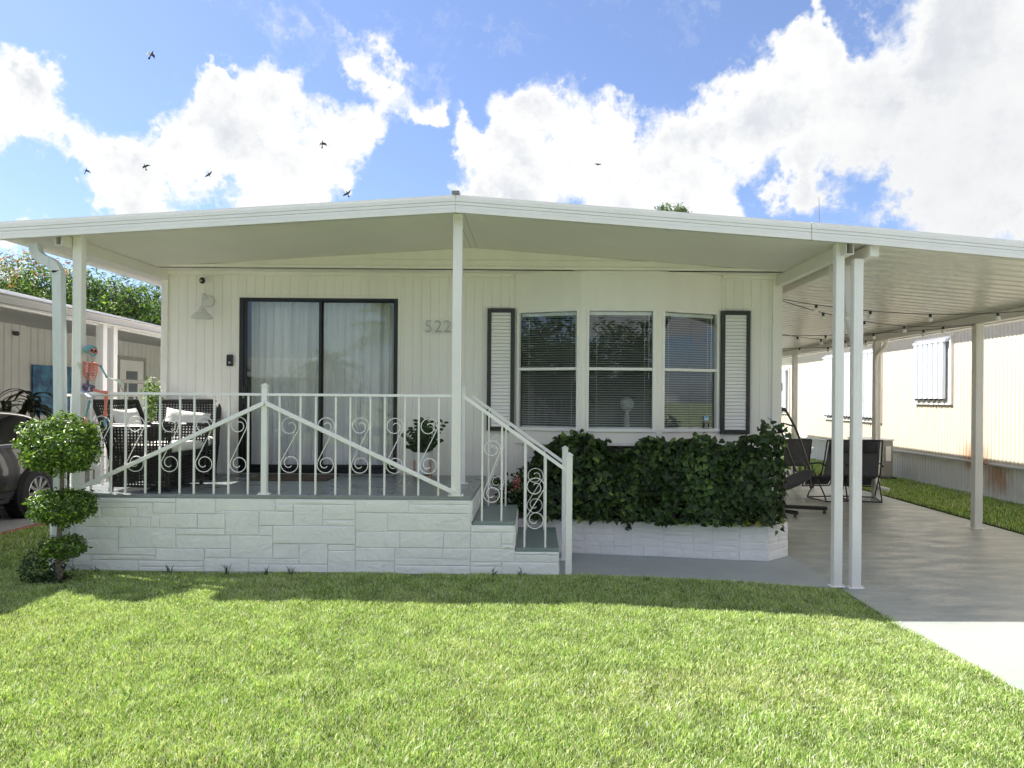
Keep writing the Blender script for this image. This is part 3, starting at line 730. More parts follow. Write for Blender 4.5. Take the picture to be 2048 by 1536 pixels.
c7 = [(200,132,828,188),(828,132,1125,270),(1125,132,1568,245),(1568,132,2163,195),(200,188,545,230),(545,188,655,298),(655,188,828,270),(200,230,270,298),(270,230,545,298),(150,298,490,372),(490,298,640,372),(640,298,708,372),(708,270,990,375),(990,270,1195,378),(828,378,1195,425),(1125,245,1195,270),(1195,245,1447,425),(1447,245,1702,352),(1702,200,1920,352),(1568,195,1702,245),(1920,195,2163,308),(1920,308,2163,352),(1447,352,1550,428),(1550,352,2163,486),(80,372,400,462),(60,462,400,575),(400,375,828,525),(828,425,1235,528),(1235,428,1550,597),(1550,486,1745,597),(1745,486,1958,637),(1958,486,2163,537),(1958,537,2163,700),(400,525,680,578),(680,528,1040,620),(1040,528,1235,597),(205,578,680,615),(60,575,205,660),(205,615,550,700),(550,620,1035,662),(550,662,1035,700),(1035,597,1370,700),(1370,597,1745,640),(1370,640,1958,700)]
rects = []
for a, b_, c, e in c7:
    p0 = P(130 + a / 3.7236, 960 + e / 3.7236 + 6, PF); p1 = P(130 + c / 3.7236, 960 + b_ / 3.7236, PF)
    rects.append((p0.x, P(1000, 960 + e / 3.7236, PF).z, p1.x, P(1000, 960 + b_ / 3.7236, PF).z))
for a, b_, c, e in [(711,995,817,1027),(817,995,941,1010),(817,1010,941,1028),(711,1027,775,1065),(775,1028,941,1063),(711,1065,800,1097),(800,1065,887,1097),(887,1065,941,1097),(941,1065,1003,1097),(941,1046,1028,1065),(1003,1065,1028,1088),(1003,1088,1028,1098),(711,1097,790,1124),(790,1097,886,1118),(886,1098,941,1119),(941,1098,1030,1124),(790,1118,941,1132),(711,1124,790,1148),(790,1132,941,1150),(941,1124,1005,1133),(1005,1124,1117,1150),(941,1133,1005,1150),(1030,1097,1092,1109),(1092,1097,1117,1109),(1030,1109,1117,1124)]:
    rects.append((P(a, 1050, PF).x, P(1000, e, PF).z, P(c, 1050, PF).x, P(1000, b_, PF).z))
xl = min(r[0] for r in rects)
fx = []
for a, b_, c, e in rects:
    a = max(a, PXL + .01)
    top = FZ - .037 if c <= S0 + .02 else (Z1 - .032 if c <= S1 + .03 else Z2 - .032)
    if a < S0 - .02 < c and c > S0 + .05: top = Z1 - .032
    e = min(e, top); 
    if abs(e - (FZ - .037)) < .03: e = FZ - .037
    if c > a: fx.append((a, max(b_, -.1), min(c, S2), e))
lay(fx, Matrix.Translation((0, PF, 0)), porch, rgs)
lay(ashlar(PXL, -.05, P(150, 1000, PF).x - .02, FZ - .037, rgs), Matrix.Translation((0, PF, 0)), porch, rgs)
def side_frame(A, B):                                         # frame with u from A to B and the outward side at -w
    ex = (B - A).normalized(); ey = Vector((-ex.y, ex.x, 0)); return Matrix(((ex.x, ey.x, 0, A.x), (ex.y, ey.y, 0, A.y), (0, 0, 1, 0), (0, 0, 0, 1)))
lay(ashlar(0.01, Z1, WY - PF - .02, FZ - .037, rgs, .4, .12), side_frame(Vector((S0, PF, 0)), Vector((S0, WY, 0))), porch, rgs, d=.008)
lay(ashlar(0.01, Z2, SD - PF - .01, Z1 - .034, rgs, .4, .12), side_frame(Vector((S1, PF, 0)), Vector((S1, SD, 0))), porch, rgs, d=.006)
lay(ashlar(0.01, -.08, SD - PF - .01, Z2 - .034, rgs, .4, .12), side_frame(Vector((S2, PF, 0)), Vector((S2, SD, 0))), porch, rgs, d=.006)
lay(ashlar(0.01, -.05, WY - PF - .02, FZ - .037, rgs, .4, .13), side_frame(Vector((PXL, WY, 0)), Vector((PXL, PF, 0))), porch, rgs, d=.012)

planter = thing('stone_planter', 'low angled white stone planter under the bay window', 'planter', (1.2, 8, -.08))
PB = [Vector((-.50, 7.98, 0)), Vector((.33, 7.98, 0)), Vector((2.45, 7.62, 0)), Vector((2.76, 7.90, 0)), Vector((2.78, 8.36, 0))]
PT = .285
b = MB()
for A, B in zip(PB[:-1], PB[1:]):
    ex = (B - A).normalized(); ey = Vector((-ex.y, ex.x, 0))
    b.prism([A + ey * .10, A, B, B + ey * .10], (0, 0, PT + .10)); 
b.v = [(x, y, z - .10) for x, y, z in b.v]
b.build('core', WHITE, planter)
b = MB(); b.prism([(-.5, 8.0, PT - .06), (.3, 8.0, PT - .06), (2.45, 7.68, PT - .06), (2.7, 7.92, PT - .06), (2.72, 8.38, PT - .06), (-.5, 8.38, PT - .06)], (0, 0, .02)); b.build('soil', mat('dark_soil', (.035, .025, .018), .95, .3, 20, bump=1, bs=60), planter)
for i, (A, B) in enumerate(zip(PB[:-1], PB[1:])):
    L = (B - A).length
    lay(ashlar(.004, -.082, L - .004, PT - .004, rgs, .46, .125), side_frame(A, B), planter, rgs, d=.008)

# ================================================================== railings
def scroll(q, M, x0, x1, zb_, zt_, r=.0042, flip=False):
    """S scroll of flat bar between two balusters"""
    w_ = (x1 - x0); cx = (x0 + x1) / 2; rb = w_ / 2 - .004; pts = []
    def spir(c, a0, turns, r0, r1, n=34): return [Vector((c[0] + (r0 + (r1 - r0) * (k / n) ** 2.1) * math.cos(a0 + turns * 2 * math.pi * k / n), 0, c[1] + (r0 + (r1 - r0) * (k / n) ** 2.1) * math.sin(a0 + turns * 2 * math.pi * k / n))) for k in range(n + 1)]
    ct = (cx, zt_ - rb); cb = (cx, zb_ + rb)
    top = spir(ct, -.25, 1.4, rb, rb * .26)[::-1]
    bot = spir(cb, math.pi - .25, 1.4, rb, rb * .26)
    pts = top + bot
    q.M = M; q.tube(pts, r, 6); q.M = None
def rail_run(parent, M, xs, zf, ztop, scrolls, zs0, zs1, bw=.017):
    for x in xs:
        q = MB(M); z1 = ztop(x) if callable(ztop) else ztop; z0 = zf(x) if callable(zf) else zf
        q.cbox((x - bw / 2, -bw / 2, z0), (x + bw / 2, bw / 2, z1), .002); q.build('baluster', IRON, parent)
    for a, c in scrolls:
        q = MB(); q0_, q1_ = (zs0(a), zs1(a)) if callable(zs0) else (zs0, zs1); scroll(q, M, a + bw / 2, c - bw / 2, q0_, q1_); q.build('scroll', IRON, parent, smooth=50)
def flat_rail(parent, M, p0, p1, w=.036, h=.022, name='rail'):
    q = MB(M); p0, p1 = Vector(p0), Vector(p1); d = (p1 - p0)
    up = Vector((0, 0, 1)); n = d.normalized(); u = (up - n * n.dot(up)).normalized(); s = n.cross(u)
    vs = [p + s * (w / 2 * a) + u * (h / 2 * c) for p in (p0, p1) for a, c in ((-1, -1), (1, -1), (1, 1), (-1, 1))]
    q.add(vs, [(0, 3, 2, 1), (4, 5, 6, 7), (0, 1, 5, 4), (1, 2, 6, 5), (2, 3, 7, 6), (3, 0, 4, 7)])
    vs = [p + s * (w * .28 * a) + u * (h / 2 * 1.35 + (.006 if c > 0 else -.004)) - u * .004 for p in (p0, p1) for a, c in ((-1, -1), (1, -1), (1, 1), (-1, 1))]
    q.add(vs, [(0, 3, 2, 1), (4, 5, 6, 7), (0, 1, 5, 4), (1, 2, 6, 5), (2, 3, 7, 6), (3, 0, 4, 7)])
    return q.build(name, IRON, parent)
def newel(parent, x, y, z0, z1, w=.052):
    q = MB(); h = w / 2
    q.cbox((x - h, y - h, z0), (x + h, y + h, z1), .003)
    q.cbox((x - h - .006, y - h - .006, z1), (x + h + .006, y + h + .006, z1 + .012), .003)
    q.add([(x - h - .004, y - h - .004, z1 + .012), (x + h + .004, y - h - .004, z1 + .012), (x + h + .004, y + h + .004, z1 + .012), (x - h - .004, y + h + .004, z1 + .012), (x, y, z1 + .035)], [(0, 1, 4), (1, 2, 4), (2, 3, 4), (3, 0, 4)])
    q.cbox((x - h - .03, y - h - .008, z0), (x + h + .03, y + h + .008, z0 + .008), .002)
    for s in (-1, 1): q.cyl((x + s * (h + .017), y - h * .4, z0 + .008), (x + s * (h + .017), y - h * .4, z0 + .02), .008, n=6)
    return q.build('newel_post', IRON, parent)
RY = PF + .03
rail = thing('porch_railing', 'white wrought iron railing with S scrolls along the porch front', 'railing', (-2.5, RY, FZ))
MF = Matrix.Translation((0, RY, 0)); RT = H + .015
bx = [182, 222, 251, 291, 319.5, 359.5, 388, 428, 457, 496, 558.5, 600.5, 631, 671, 700, 740, 769, 809, 837, 877]
X = [P(x, 940, RY).x for x in bx]
rail_run(rail, MF, X, FZ, RT - .012, [(X[i], X[i + 1]) for i in (0, 2, 4, 6, 8, 10, 12, 14, 16, 18)], FZ + .20, FZ + .71)
flat_rail(rail, MF, (P(162, 792, RY).x, 0, RT), (P(905, 797, RY).x, 0, RT), .038, .018)
newel(rail, P(529.5, 880, RY).x, RY, FZ, P(530, 773, RY).z)
md = Matrix.Translation((0, RY - .03, 0)); pk = P(530, 806, RY - .03)
flat_rail(rail, md, (pk.x, 0, pk.z), (P(166, 973, RY).x, 0, P(166, 975, RY).z), .03, .03, 'diagonal_bar'); flat_rail(rail, md, (pk.x, 0, pk.z), (P(909, 985, RY).x, 0, P(909, 985, RY).z), .03, .03, 'diagonal_bar')
# side railing of the porch, on the left
srail = thing('porch_railing', 'short white iron railing along the left side of the porch by the wicker chairs', 'railing', (-4.3, 7.5, FZ))
MS = side_frame(Vector((-4.32, PF, 0)), Vector((-4.32, WY, 0)))
us = [.14, .32, .45, .63, .76, .90, 1.05, 1.20, 1.38, 1.52, 1.68]
rail_run(srail, MS, us, FZ, RT - .03, [(us[0], us[1]), (us[2], us[3]), (us[7], us[8])], FZ + .2, FZ + .7)
flat_rail(srail, MS, (.04, 0, RT - .02), (WY - PF - .03, 0, RT - .02), .038, .018)
# stair railings
def stair(y, lab, nw_top):
    s = thing('stair_railing', lab, 'railing', (0, y, .3)); M = Matrix.Translation((0, y, 0))
    xa, xb = -.655, .285; za, zb_ = H + .012, H - .655
    zt = lambda x: za + (zb_ - za) * (x - xa) / (xb - xa)
    xs = [-.48, -.30, -.087, .105]
    rail_run(s, M, xs, lambda x: Z1 if x < S1 else Z2, lambda x: zt(x) - .012, [(xs[0], xs[1]), (xs[2], xs[3])], lambda x: (Z1 if x < S1 else Z2) + .17, lambda x: (Z1 if x < S1 else Z2) + .74 - (.10 if x > -.2 else 0))
    flat_rail(s, M, (xa, 0, zt(xa)), (xb + .02, 0, zt(xb + .02)), .045, .024)
    newel(s, xb + .035, y, -.03 if y < 7 else -.08, zt(xb) + .13, .058 if y < 7 else .062)
    if nw_top: newel(s, -.75, y, FZ, H + .115, .05)
    return s
stair(RY + .02, 'white iron stair railing nearest the lawn, from porch post to capped newel', False)
stair(7.60, 'white iron stair railing behind the steps, beside the hedge', True)

# ================================================================== hedge and plants in the planter
hedge = thing('hedge', 'dense dark green broad-leaved hedge overflowing the white stone planter', 'hedge', (1.5, 7.95, PT))
rg = np.random.default_rng(21)
cl = []
def hz_top(x): return 1.11 + .06 * math.sin(x * 5.1) + .05 * math.sin(x * 11 + 1) + (.10 if x > 2.0 else 0) * 1 + (.05 if x < .6 else 0)
n = 5200; xs = rg.uniform(-.05, 2.64, n * 2)
keep = (xs > .28) | (rg.random(n * 2) < .55); xs = xs[keep][:n]; n = len(xs)
fy = np.array([8.02 - .17 * max(0, x - .3) - .20 - .10 * noise.noise(Vector((x * 3, 0, 1))) for x in xs])   # front face of the hedge
Pt = []; Nn = []
for i, x in enumerate(xs):
    f = fy[i]; top = hz_top(x) - (.33 if x < .28 else 0) * (1 - max(0, x) / .3 if x > 0 else 1)
    k = rg.random(); z = None
    if k < .62:
        z = PT + .035 + (top - PT) * rg.random(); y = f - .10 * noise.noise(Vector((x * 4, 7, z * 4))) - .05 * math.sin((z - PT) / (top - PT) * math.pi) + abs(rg.normal(0, .03)); nn = (0, -1, .25)
    elif k < .85: z = top + .05 * noise.noise(Vector((x * 6, 3, 3))) - abs(rg.normal(0, .03)); y = rg.uniform(f - .05, f + .42); nn = (0, -.3, 1)
    else: z = PT + (top - PT) * rg.random(); y = rg.uniform(f + .03, f + .2); nn = (0, -1, .3)
    if x > 2.4: nn = (1, -.6, .3); y += (x - 2.4) * .9
    Pt.append((x, y, z)); Nn.append(nn)
# loose shoots above the top
for sx in (.42, .52, .60, .78, 1.02, 1.28, 1.36, 1.62, 1.72, 1.80, 2.02, 2.36, 2.42, 2.48, 2.53, 2.58):
    h = rg.uniform(.04, .14) + (.08 if sx > 2.3 else 0); t0 = hz_top(sx)
    for k in range(int(h / .022) + 1): Pt.append((sx + rg.normal(0, .02), 7.85 - .15 * max(0, sx - .3) + rg.normal(0, .03), t0 + h * k / max(1, h / .022))); Nn.append((0, -.8, .4))
for hx, hz_ in ((1.02, .27), (1.0, .24), (2.55, .28)):
    for k in range(2): Pt.append((hx + rg.normal(0, .015), 7.98 - .17 * (hx - .3) - .05, hz_ - .03 * k)); Nn.append((0, -1, 0))
Pt = np.array(Pt); Nn = np.array(Nn); n = len(Pt)
size = rg.uniform(.042, .082, n)
tn = tones(n, [(.038, .070, .018), (.020, .042, .014), (.062, .11, .026), (.14, .20, .05)], [5, 4, 3, .7], rg, .3)
backlit = np.exp(-((Pt[:, 0] - 1.75) / .2) ** 2 - ((Pt[:, 2] - .75) / .35) ** 2)          # backlit patch: light coming through is put into the leaf colour
tn = tn * (1.15 + .9 * backlit[:, None])
yel = (Pt[:, 2] < .36) & (Pt[:, 0] > 2.2) & (rg.random(n) < .3); tn[yel] = (.30, .30, .06)
order = np.argsort(Pt[:, 1] - .3 * size)                      # nearest first
front = order[:290]; rest = order[290:]
V, Fq, T = leaves(Pt[rest], Nn[rest], size[rest], tn[rest], .92, .22, .55, .55, True, .2, 5)
link('foliage', quads_mesh('foliage', V - np.array(WORG[hedge.name]), Fq, T, LEAFM), hedge, kind='stuff')
tmpl = []
for k in range(6):
    V, Fq, T = leaves(np.zeros((1, 3)), np.array([[0, -1, .25]]), np.array([.066]), tones(1, [[(.034, .07, .022), (.026, .055, .02), (.045, .085, .024), (.075, .12, .035), (.03, .06, .024), (.06, .11, .03)][k]], [1], rg, .1), .92, .22, .55, .4, True, .2, 50 + k)
    tmpl.append(quads_mesh('leaf', V, Fq, T, LEAFM))
for i in front:
    o = link('leaf', tmpl[int(rg.integers(6))], hedge); o.location = Vector(Pt[i]) - WORG[hedge.name]; o.rotation_euler = (rg.normal(0, .35), rg.normal(0, .6), rg.normal(0, .5)); o.scale = (size[i] / .066,) * 3
q = MB()
for k in range(46):
    x = rg.uniform(.0, 2.65); y = 8.12 - .1 * max(0, x - .3) + rg.normal(0, .05); p = Vector((x, y, PT - .05)); pts = [p]
    for j in range(5): p = p + Vector((rg.normal(0, .05), rg.normal(0, .04), .17)); pts.append(p)
    q.tube(pts, [.011, .01, .008, .006, .004, .002], 5)
q.build('stem', mat('dark_stem', (.07, .055, .035), .8), hedge)
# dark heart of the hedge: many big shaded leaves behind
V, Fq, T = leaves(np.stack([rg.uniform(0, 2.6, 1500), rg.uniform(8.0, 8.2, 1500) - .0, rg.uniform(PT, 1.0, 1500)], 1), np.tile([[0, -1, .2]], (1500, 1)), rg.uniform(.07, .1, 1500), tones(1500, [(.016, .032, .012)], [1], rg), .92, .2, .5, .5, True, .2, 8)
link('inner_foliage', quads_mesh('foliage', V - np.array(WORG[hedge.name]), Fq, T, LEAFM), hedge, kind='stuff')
# flowering shrub behind the stair railing
sh = thing('flowering_shrub', 'small shrub with pink flowers behind the white stair railing', 'shrub', (-.1, 8.05, PT))
Cp = []; Np = []
for c, r_, nn in (((.0, 8.0, .62), (.27, .15, .30), 900), ((-.22, 8.02, .50), (.19, .12, .22), 420), ((.14, 7.95, .82), (.17, .12, .16), 320), ((-.42, 8.08, .68), (.06, .06, .06), 40)):
    a, b_ = shell(nn, c, r_, rg, .5, .3); Cp.append(a); Np.append(b_)
Cp = np.concatenate(Cp); Np = np.concatenate(Np)
V, Fq, T = leaves(Cp, Np, rg.uniform(.035, .06, len(Cp)), tones(len(Cp), [(.03, .07, .018), (.06, .12, .03), (.10, .20, .04)], [5, 3, .6], rg), .62, .2, .3, .6, False, .2, 9)
link('foliage', quads_mesh('foliage', V - np.array(WORG[sh.name]), Fq, T, LEAFM), sh, kind='stuff')
q = MB()
for a in ((0, 8.02), (-.2, 8.05), (.1, 8.0)): q.tube([(a[0], a[1], PT - .05), (a[0] + .02, a[1] - .01, .5), (a[0] - .01, a[1] - .04, .75)], [.009, .006, .003], 6)
q.build('stem', MATS['dark_stem'], sh)
fc = P(1034, 966, 7.82); pp = np.array(fc) + rg.normal(0, 1, (46, 3)) * np.array([.022, .02, .045])
V, Fq, T = leaves(pp, np.tile([[0, -1, .2]], (46, 1)), rg.uniform(.022, .034, 46), tones(46, [(.62, .16, .20), (.7, .3, .32)], [2, 1], rg, .08), .8, .3, 0, .9, False, .1, 3)
link('flower', quads_mesh('flower', V - np.array(WORG[sh.name]), Fq, T, LEAFM), sh, kind='stuff')

# ================================================================== topiary
top = thing('topiary_tree', 'three-tiered round clipped topiary at the left corner of the porch', 'topiary', (-4.13, 6.25, 0))
TY = 6.25
def tier(px, py, rx, ry, nleaf, cols, wts, sz=(.024, .040), ring=.3):
    c = P(px, py, TY); r = (rx / F * TY, rx / F * TY * .95, ry / F * TY)
    a, b_ = shell(nleaf, c, r, rg, .6, .17); k = len(a)
    V, Fq, T = leaves(a, b_, rg.uniform(*sz, k), tones(k, cols, wts, rg, .2), .52, .3, -.1, .65, False, .35, int(px))
    link('foliage', quads_mesh('foliage', V - np.array(WORG[top.name]), Fq, T, LEAF), top, kind='stuff')
tc = [(.05, .11, .016), (.14, .25, .03), (.34, .48, .09)]
tier(122, 889, 74, 56, 6800, tc, [4, 4, 1.4]); tier(126, 1012, 62, 36, 3600, tc, [5, 4, 1]); tier(128, 1094, 42, 23, 1200, tc, [5, 4, .8]); tier(88, 1130, 42, 36, 600, [(.035, .07, .02)], [1]); tier(102, 1160, 36, 16, 260, [(.035, .07, .02)], [1])
q = MB(); q.tube([P(118, 1172, TY), P(118, 1120, TY), P(119, 1060, TY), P(123, 990, TY), P(125, 930, TY), P(124, 880, TY)], [.035, .026, .02, .017, .016, .012], 10); 
q.tube([P(108, 1172, TY), P(112, 1150, TY), P(117, 1120, TY)], [.022, .018, .012], 8)
for k in range(16):
    a = rg.uniform(0, 6.28); zc = [889, 1013, 1092][k % 3]; p = P(122, zc + 10, TY); p2 = p + Vector((math.cos(a) * .17, math.sin(a) * .17, rg.uniform(0, .12))); q.tube([p, p2], [.008, .003], 5)
q.build('trunk', BARK, top)
# leaf litter round the trunk
q = MB()
for k in range(120):
    a = rg.uniform(0, 6.28); d = abs(rg.normal(0, .14)); x, y = -4.08 + math.cos(a) * d * 1.5, 6.28 + math.sin(a) * d * .7; s = rg.uniform(.01, .025); z = .02 + rg.uniform(0, .02)
    q.add([(x, y, z), (x + s, y + s * .3, z + .006), (x + s * .8, y + s, z), (x - s * .2, y + s * .7, z + .004)], [(0, 1, 2, 3)])
q.build('leaf_litter', mat('dry_leaf', (.12, .075, .04), .8, .4, 40), kind='stuff')

# ================================================================== things on the porch wall
# house number
num = thing('house_number', 'raised silver house number 522 between sliding door and porch post', 'house number', P(873, 665, WY - .01))
for ch, xx in (('5', 848), ('2', 867.5), ('2', 886)):
    fc_ = bpy.data.curves.new('digit', 'FONT'); fc_.body = ch; fc_.size = .205; fc_.extrude = .006; fc_.offset = -.0055; fc_.bevel_depth = .0012
    o = bpy.data.objects.new('digit', fc_); COL.objects.link(o)
    dg = bpy.context.evaluated_depsgraph_get(); me = bpy.data.meshes.new_from_object(o.evaluated_get(dg)); bpy.data.objects.remove(o)
    me.materials.clear(); me.materials.append(mat('brushed_silver', (.47, .47, .46), .4, .05, 10, metal=.6))
    o = link('digit', me, num); p = P(xx, 664.5, WY - .022); o.location = p - WORG[num.name]; o.rotation_euler = (R(90), 0, 0)
# barn light
lt = thing('wall_lamp', 'white gooseneck barn wall lamp left of the sliding door', 'lamp', P(415, 603, WY))
c0 = P(417.5, 602.5, WY); q = MB(); q.lathe([(.0001, -.028), (.05, -.028), (.066, -.018), (.07, -.004), (.07, .0)], (c0.x, WY - .006, c0.z), 28, ax='Y'); LAMPW = mat('lamp_enamel', (.72, .71, .70), .35, .03, 5); q.build('base', LAMPW, lt, smooth=40)
q = MB(); pts = [Vector((c0.x - .01, WY - .02, c0.z + .01))]
cs = P(404, 612, WY - .20)
for k in range(11):
    a = math.pi * k / 10; pts.append(Vector((c0.x - .01 + (cs.x - c0.x + .01) * (1 - math.cos(a)) / 2, WY - .03 - .17 * (1 - math.cos(a)) / 2, c0.z + .015 + .055 * math.sin(a))))
pts.append(Vector((cs.x, WY - .20, cs.z - .01))); q.tube(pts, .011, 10); q.build('arm', LAMPW, lt, smooth=50)
zt = P(404, 612, WY - .2).z; q = MB(); q.lathe([(.001, 0), (.024, -.002), (.03, -.012), (.034, -.04), (.052, -.052), (.054, -.068), (.058, -.07), (.095, -.10), (.112, -.13), (.118, -.137), (.118, -.142), (.108, -.137), (.09, -.105), (.05, -.08), (.001, -.07)], (cs.x, WY - .20, zt), 32); q.build('shade', LAMPW, lt, smooth=35)
# camera
sc_ = thing('security_camera', 'small black round security camera under the eave above the barn lamp', 'camera', P(404, 561, WY - .05))
c0 = P(404.5, 561, WY - .08); q = MB(); q.ball(c0, .034, 18, 12, (.9, 1, 1.12)); q.build('body', BLACK, sc_, smooth=60); q = MB(); q.lathe([(.001, -.036), (.012, -.036), (.014, -.03)], (c0.x, c0.y, c0.z - .006), 14, ax='Y'); q.build('lens', CHROME, sc_)
q = MB(); q.tube([c0 + Vector((0, .02, .02)), c0 + Vector((.0, .07, .05))], .01, 8); q.tube([c0 + Vector((.0, .07, .05)), c0 + Vector((.05, .075, .028)), c0 + Vector((.055, .075, .01))], .004, 6); q.build('bracket', WHITE, sc_)
# doorbell
db = thing('doorbell', 'black video doorbell on the siding left of the sliding door', 'doorbell', P(461, 720, WY))
a, c = P(454.5, 732, WY), P(467.5, 709.5, WY); q = MB(); q.cbox((a.x, WY - .03, a.z), (c.x, WY - .004, c.z), .008); q.build('body', BLACK, db)
q = MB(); q.lathe([(.006, -.002), (.009, -.003), (.012, -.001)], ((a.x + c.x) / 2, WY - .031, a.z + .04), 18, ax='Y'); q.build('button', CHROME, db)
# doormat
dm = MB(); a, c = P(500, 968, 7.8), P(678, 968, 7.8)
dm.cbox((-3.07, 7.72, FZ + .001), (-2.22, 8.28, FZ + .014), .004); dm.build('doormat', mat('brown_mat', (.10, .075, .055), .95, .15, 40, bump=.8, bs=120), label='brown doormat in front of the sliding door', cat='doormat')
dm = MB(); dm.prism([(-2.22, 7.72, FZ + .012), (-2.0, 7.98, FZ + .012), (-2.0, 8.28, FZ + .012), (-2.22, 8.28, FZ + .012)], (0, 0, .002)) if False else None
# potted plant with round leaves on paired oval leaflets
pot = thing('potted_plant', 'dark glossy-leaved plant in a white pot on wooden legs by the porch post', 'potted plant', (-1.12, 8.05, FZ))
c0 = P(846, 905, 8.0); cx_, cy_ = c0.x, 8.0; zp1 = P(846, 904, 8.0).z; zp0 = P(846, 948, 8.0).z
q = MB(); q.lathe([(.001, zp0), (.09, zp0), (.105, zp0 + .012), (.11, zp0 + .04), (.113, zp1), (.103, zp1), (.1, zp1 - .03), (.001, zp1 - .03)], (cx_, cy_, 0), 32); q.build('pot', mat('white_ceramic', (.70, .70, .68), .35, .03, 3), pot, smooth=40)
q = MB()
for k in range(4):
    a = math.pi / 4 + k * math.pi / 2 + .1; d = Vector((math.cos(a), math.sin(a), 0)); p = Vector((cx_, cy_, 0)) + d * .125
    q = MB(); q.cbox((p.x - .009, p.y - .009, FZ), (p.x + .009, p.y + .009, zp0 + .16), .003); q.build('leg', WOOD, pot)
q = MB(); q.cbox((cx_ - .09, cy_ - .01, zp0 - .02), (cx_ + .09, cy_ + .01, zp0 - .001), .003); q.cbox((cx_ - .01, cy_ - .09, zp0 - .021), (cx_ + .01, cy_ + .09, zp0 - .002), .003); q.build('crossbar', WOOD, pot)
LP = []; LN = []; LS = []; q = MB()
for tx, tz, by in ((-.10, .26, 0), (-.19, .20, -.02), (-.05, .34, .03), (.02, .36, -.03), (.06, .33, 0), (.12, .22, .02), (.22, .33, .0), (-.15, .08, -.04), (.10, .10, -.06), (-.02, .22, -.07), (.0, .28, .06), (.17, .14, .02), (-.1, .14, -.07)):
    p0 = Vector((cx_ + tx * .12, cy_ + by * .4, zp1 - .02)); p2 = Vector((cx_ + tx, cy_ + by, zp1 + tz)); p1 = (p0 + p2) / 2 + Vector((-tx * .12, 0, .03))
    pts = [(1 - s) ** 2 * p0 + 2 * s * (1 - s) * p1 + s * s * p2 for s in [k_ / 8 for k_ in range(9)]]
    q.tube(pts, np.linspace(.008, .003, 9), 5)
    for k in range(2, 9):
        for s_ in (-1, 1):
            tdir = (pts[min(k + 1, 8)] - pts[k - 1]).normalized(); sd = Vector((s_ * abs(tdir.z) + .1 * s_, -.35, .25 - .5 * s_ * tdir.x)).normalized()
            LP.append(pts[k] + sd * .004); LN.append(tuple(sd)); LS.append(.05)
q.build('stem', mat('plant_stem', (.05, .09, .03), .6), pot)
LP = np.array(LP); D_ = unit(np.array(LN)); n = len(LP); rg3 = np.random.default_rng(2)
Nn_ = unit(np.cross(D_, np.array([0, 0, 1.])) * 0 + np.array([0, -1, .35]) + rg3.normal(0, .25, (n, 3))); Nn_ = unit(Nn_ - D_ * (Nn_ * D_).sum(1, keepdims=True)); B_ = np.cross(Nn_, D_); s = .07
pts = [LP, LP + D_ * s * .3 + B_ * s * .24, LP + D_ * s * .7 + B_ * s * .22, LP + D_ * s, LP + D_ * s * .7 - B_ * s * .22, LP + D_ * s * .3 - B_ * s * .24, LP + D_ * s * .5 + Nn_ * -.006]
V = np.stack(pts, 1).reshape(-1, 3); tri = np.array([(0, 1, 6), (1, 2, 6), (2, 3, 6), (3, 4, 6), (4, 5, 6), (5, 0, 6)]); Fq = (np.arange(n)[:, None, None] * 7 + tri[None]).reshape(-1, 3)
link('foliage', quads_mesh('foliage', V - np.array(WORG[pot.name]), Fq, np.repeat(tones(n, [(.028, .055, .016), (.045, .08, .02)], [3, 1], rg3), 7, 0), LEAF), pot, kind='stuff')

# ---------------- wicker furniture
def lattice(q, A, B, C, D, st=.029, bar=.0125, th=.007):
    """open basket weave between the corners A B (bottom) and D C (top)"""
    A, B, C, D = map(Vector, (A, B, C, D)); nu = max(2, int((B - A).length / st)); nv = max(2, int((D - A).length / st))
    nn = (B - A).cross(D - A).normalized() * th / 2
    pt = lambda u, v: (A * (1 - u) + B * u) * (1 - v) + (D * (1 - u) + C * u) * v
    for i in range(nu + 1):
        u = i / nu; e = bar / 2 / (B - A).length
        p = [pt(u - e, 0), pt(u + e, 0), pt(u + e, 1), pt(u - e, 1)]; q.add([a - nn for a in p] + [a + nn for a in p], [(0, 3, 2, 1), (4, 5, 6, 7), (0, 1, 5, 4), (2, 3, 7, 6), (1, 2, 6, 5), (3, 0, 4, 7)])
    for j in range(nv + 1):
        v = j / nv; e = bar / 2 / (D - A).length
        p = [pt(0, v - e), pt(1, v - e), pt(1, v + e), pt(0, v + e)]; q.add([a - nn * .8 for a in p] + [a + nn * .8 for a in p], [(0, 3, 2, 1), (4, 5, 6, 7), (0, 1, 5, 4), (2, 3, 7, 6), (1, 2, 6, 5), (3, 0, 4, 7)])
def pillow(w_, h_, t_, n=12):
    q = MB(); vs = []; 
    for s in (1, -1):
        for j in range(n + 1):
            for i in range(n + 1):
                u, v = i / n * 2 - 1, j / n * 2 - 1; e = ((1 - u ** 4) * (1 - v ** 4)) ** .45
                pin = 1 - .10 * (1 - abs(v) ** 2) * abs(u) ** 3 * 0 - .08 * (u * u) * (1 - v * v) - .08 * (v * v) * (1 - u * u) * 0
                wr = .07 * noise.noise(Vector((u * 2.5, v * 2.5, s * 3)))
                vs.append((u * w_ / 2 * (1 - .07 * (1 - v * v)), s * t_ / 2 * e * (1 + wr * 2), v * h_ / 2 * (1 - .09 * (1 - u * u))))
    m = (n + 1) ** 2; fs = []
    for k in (0, 1):
        for j in range(n):
            for i in range(n):
                a = k * m + j * (n + 1) + i; f = (a, a + 1, a + n + 2, a + n + 1); fs.append(f if k else f[::-1])
    q.add(vs, fs); return q
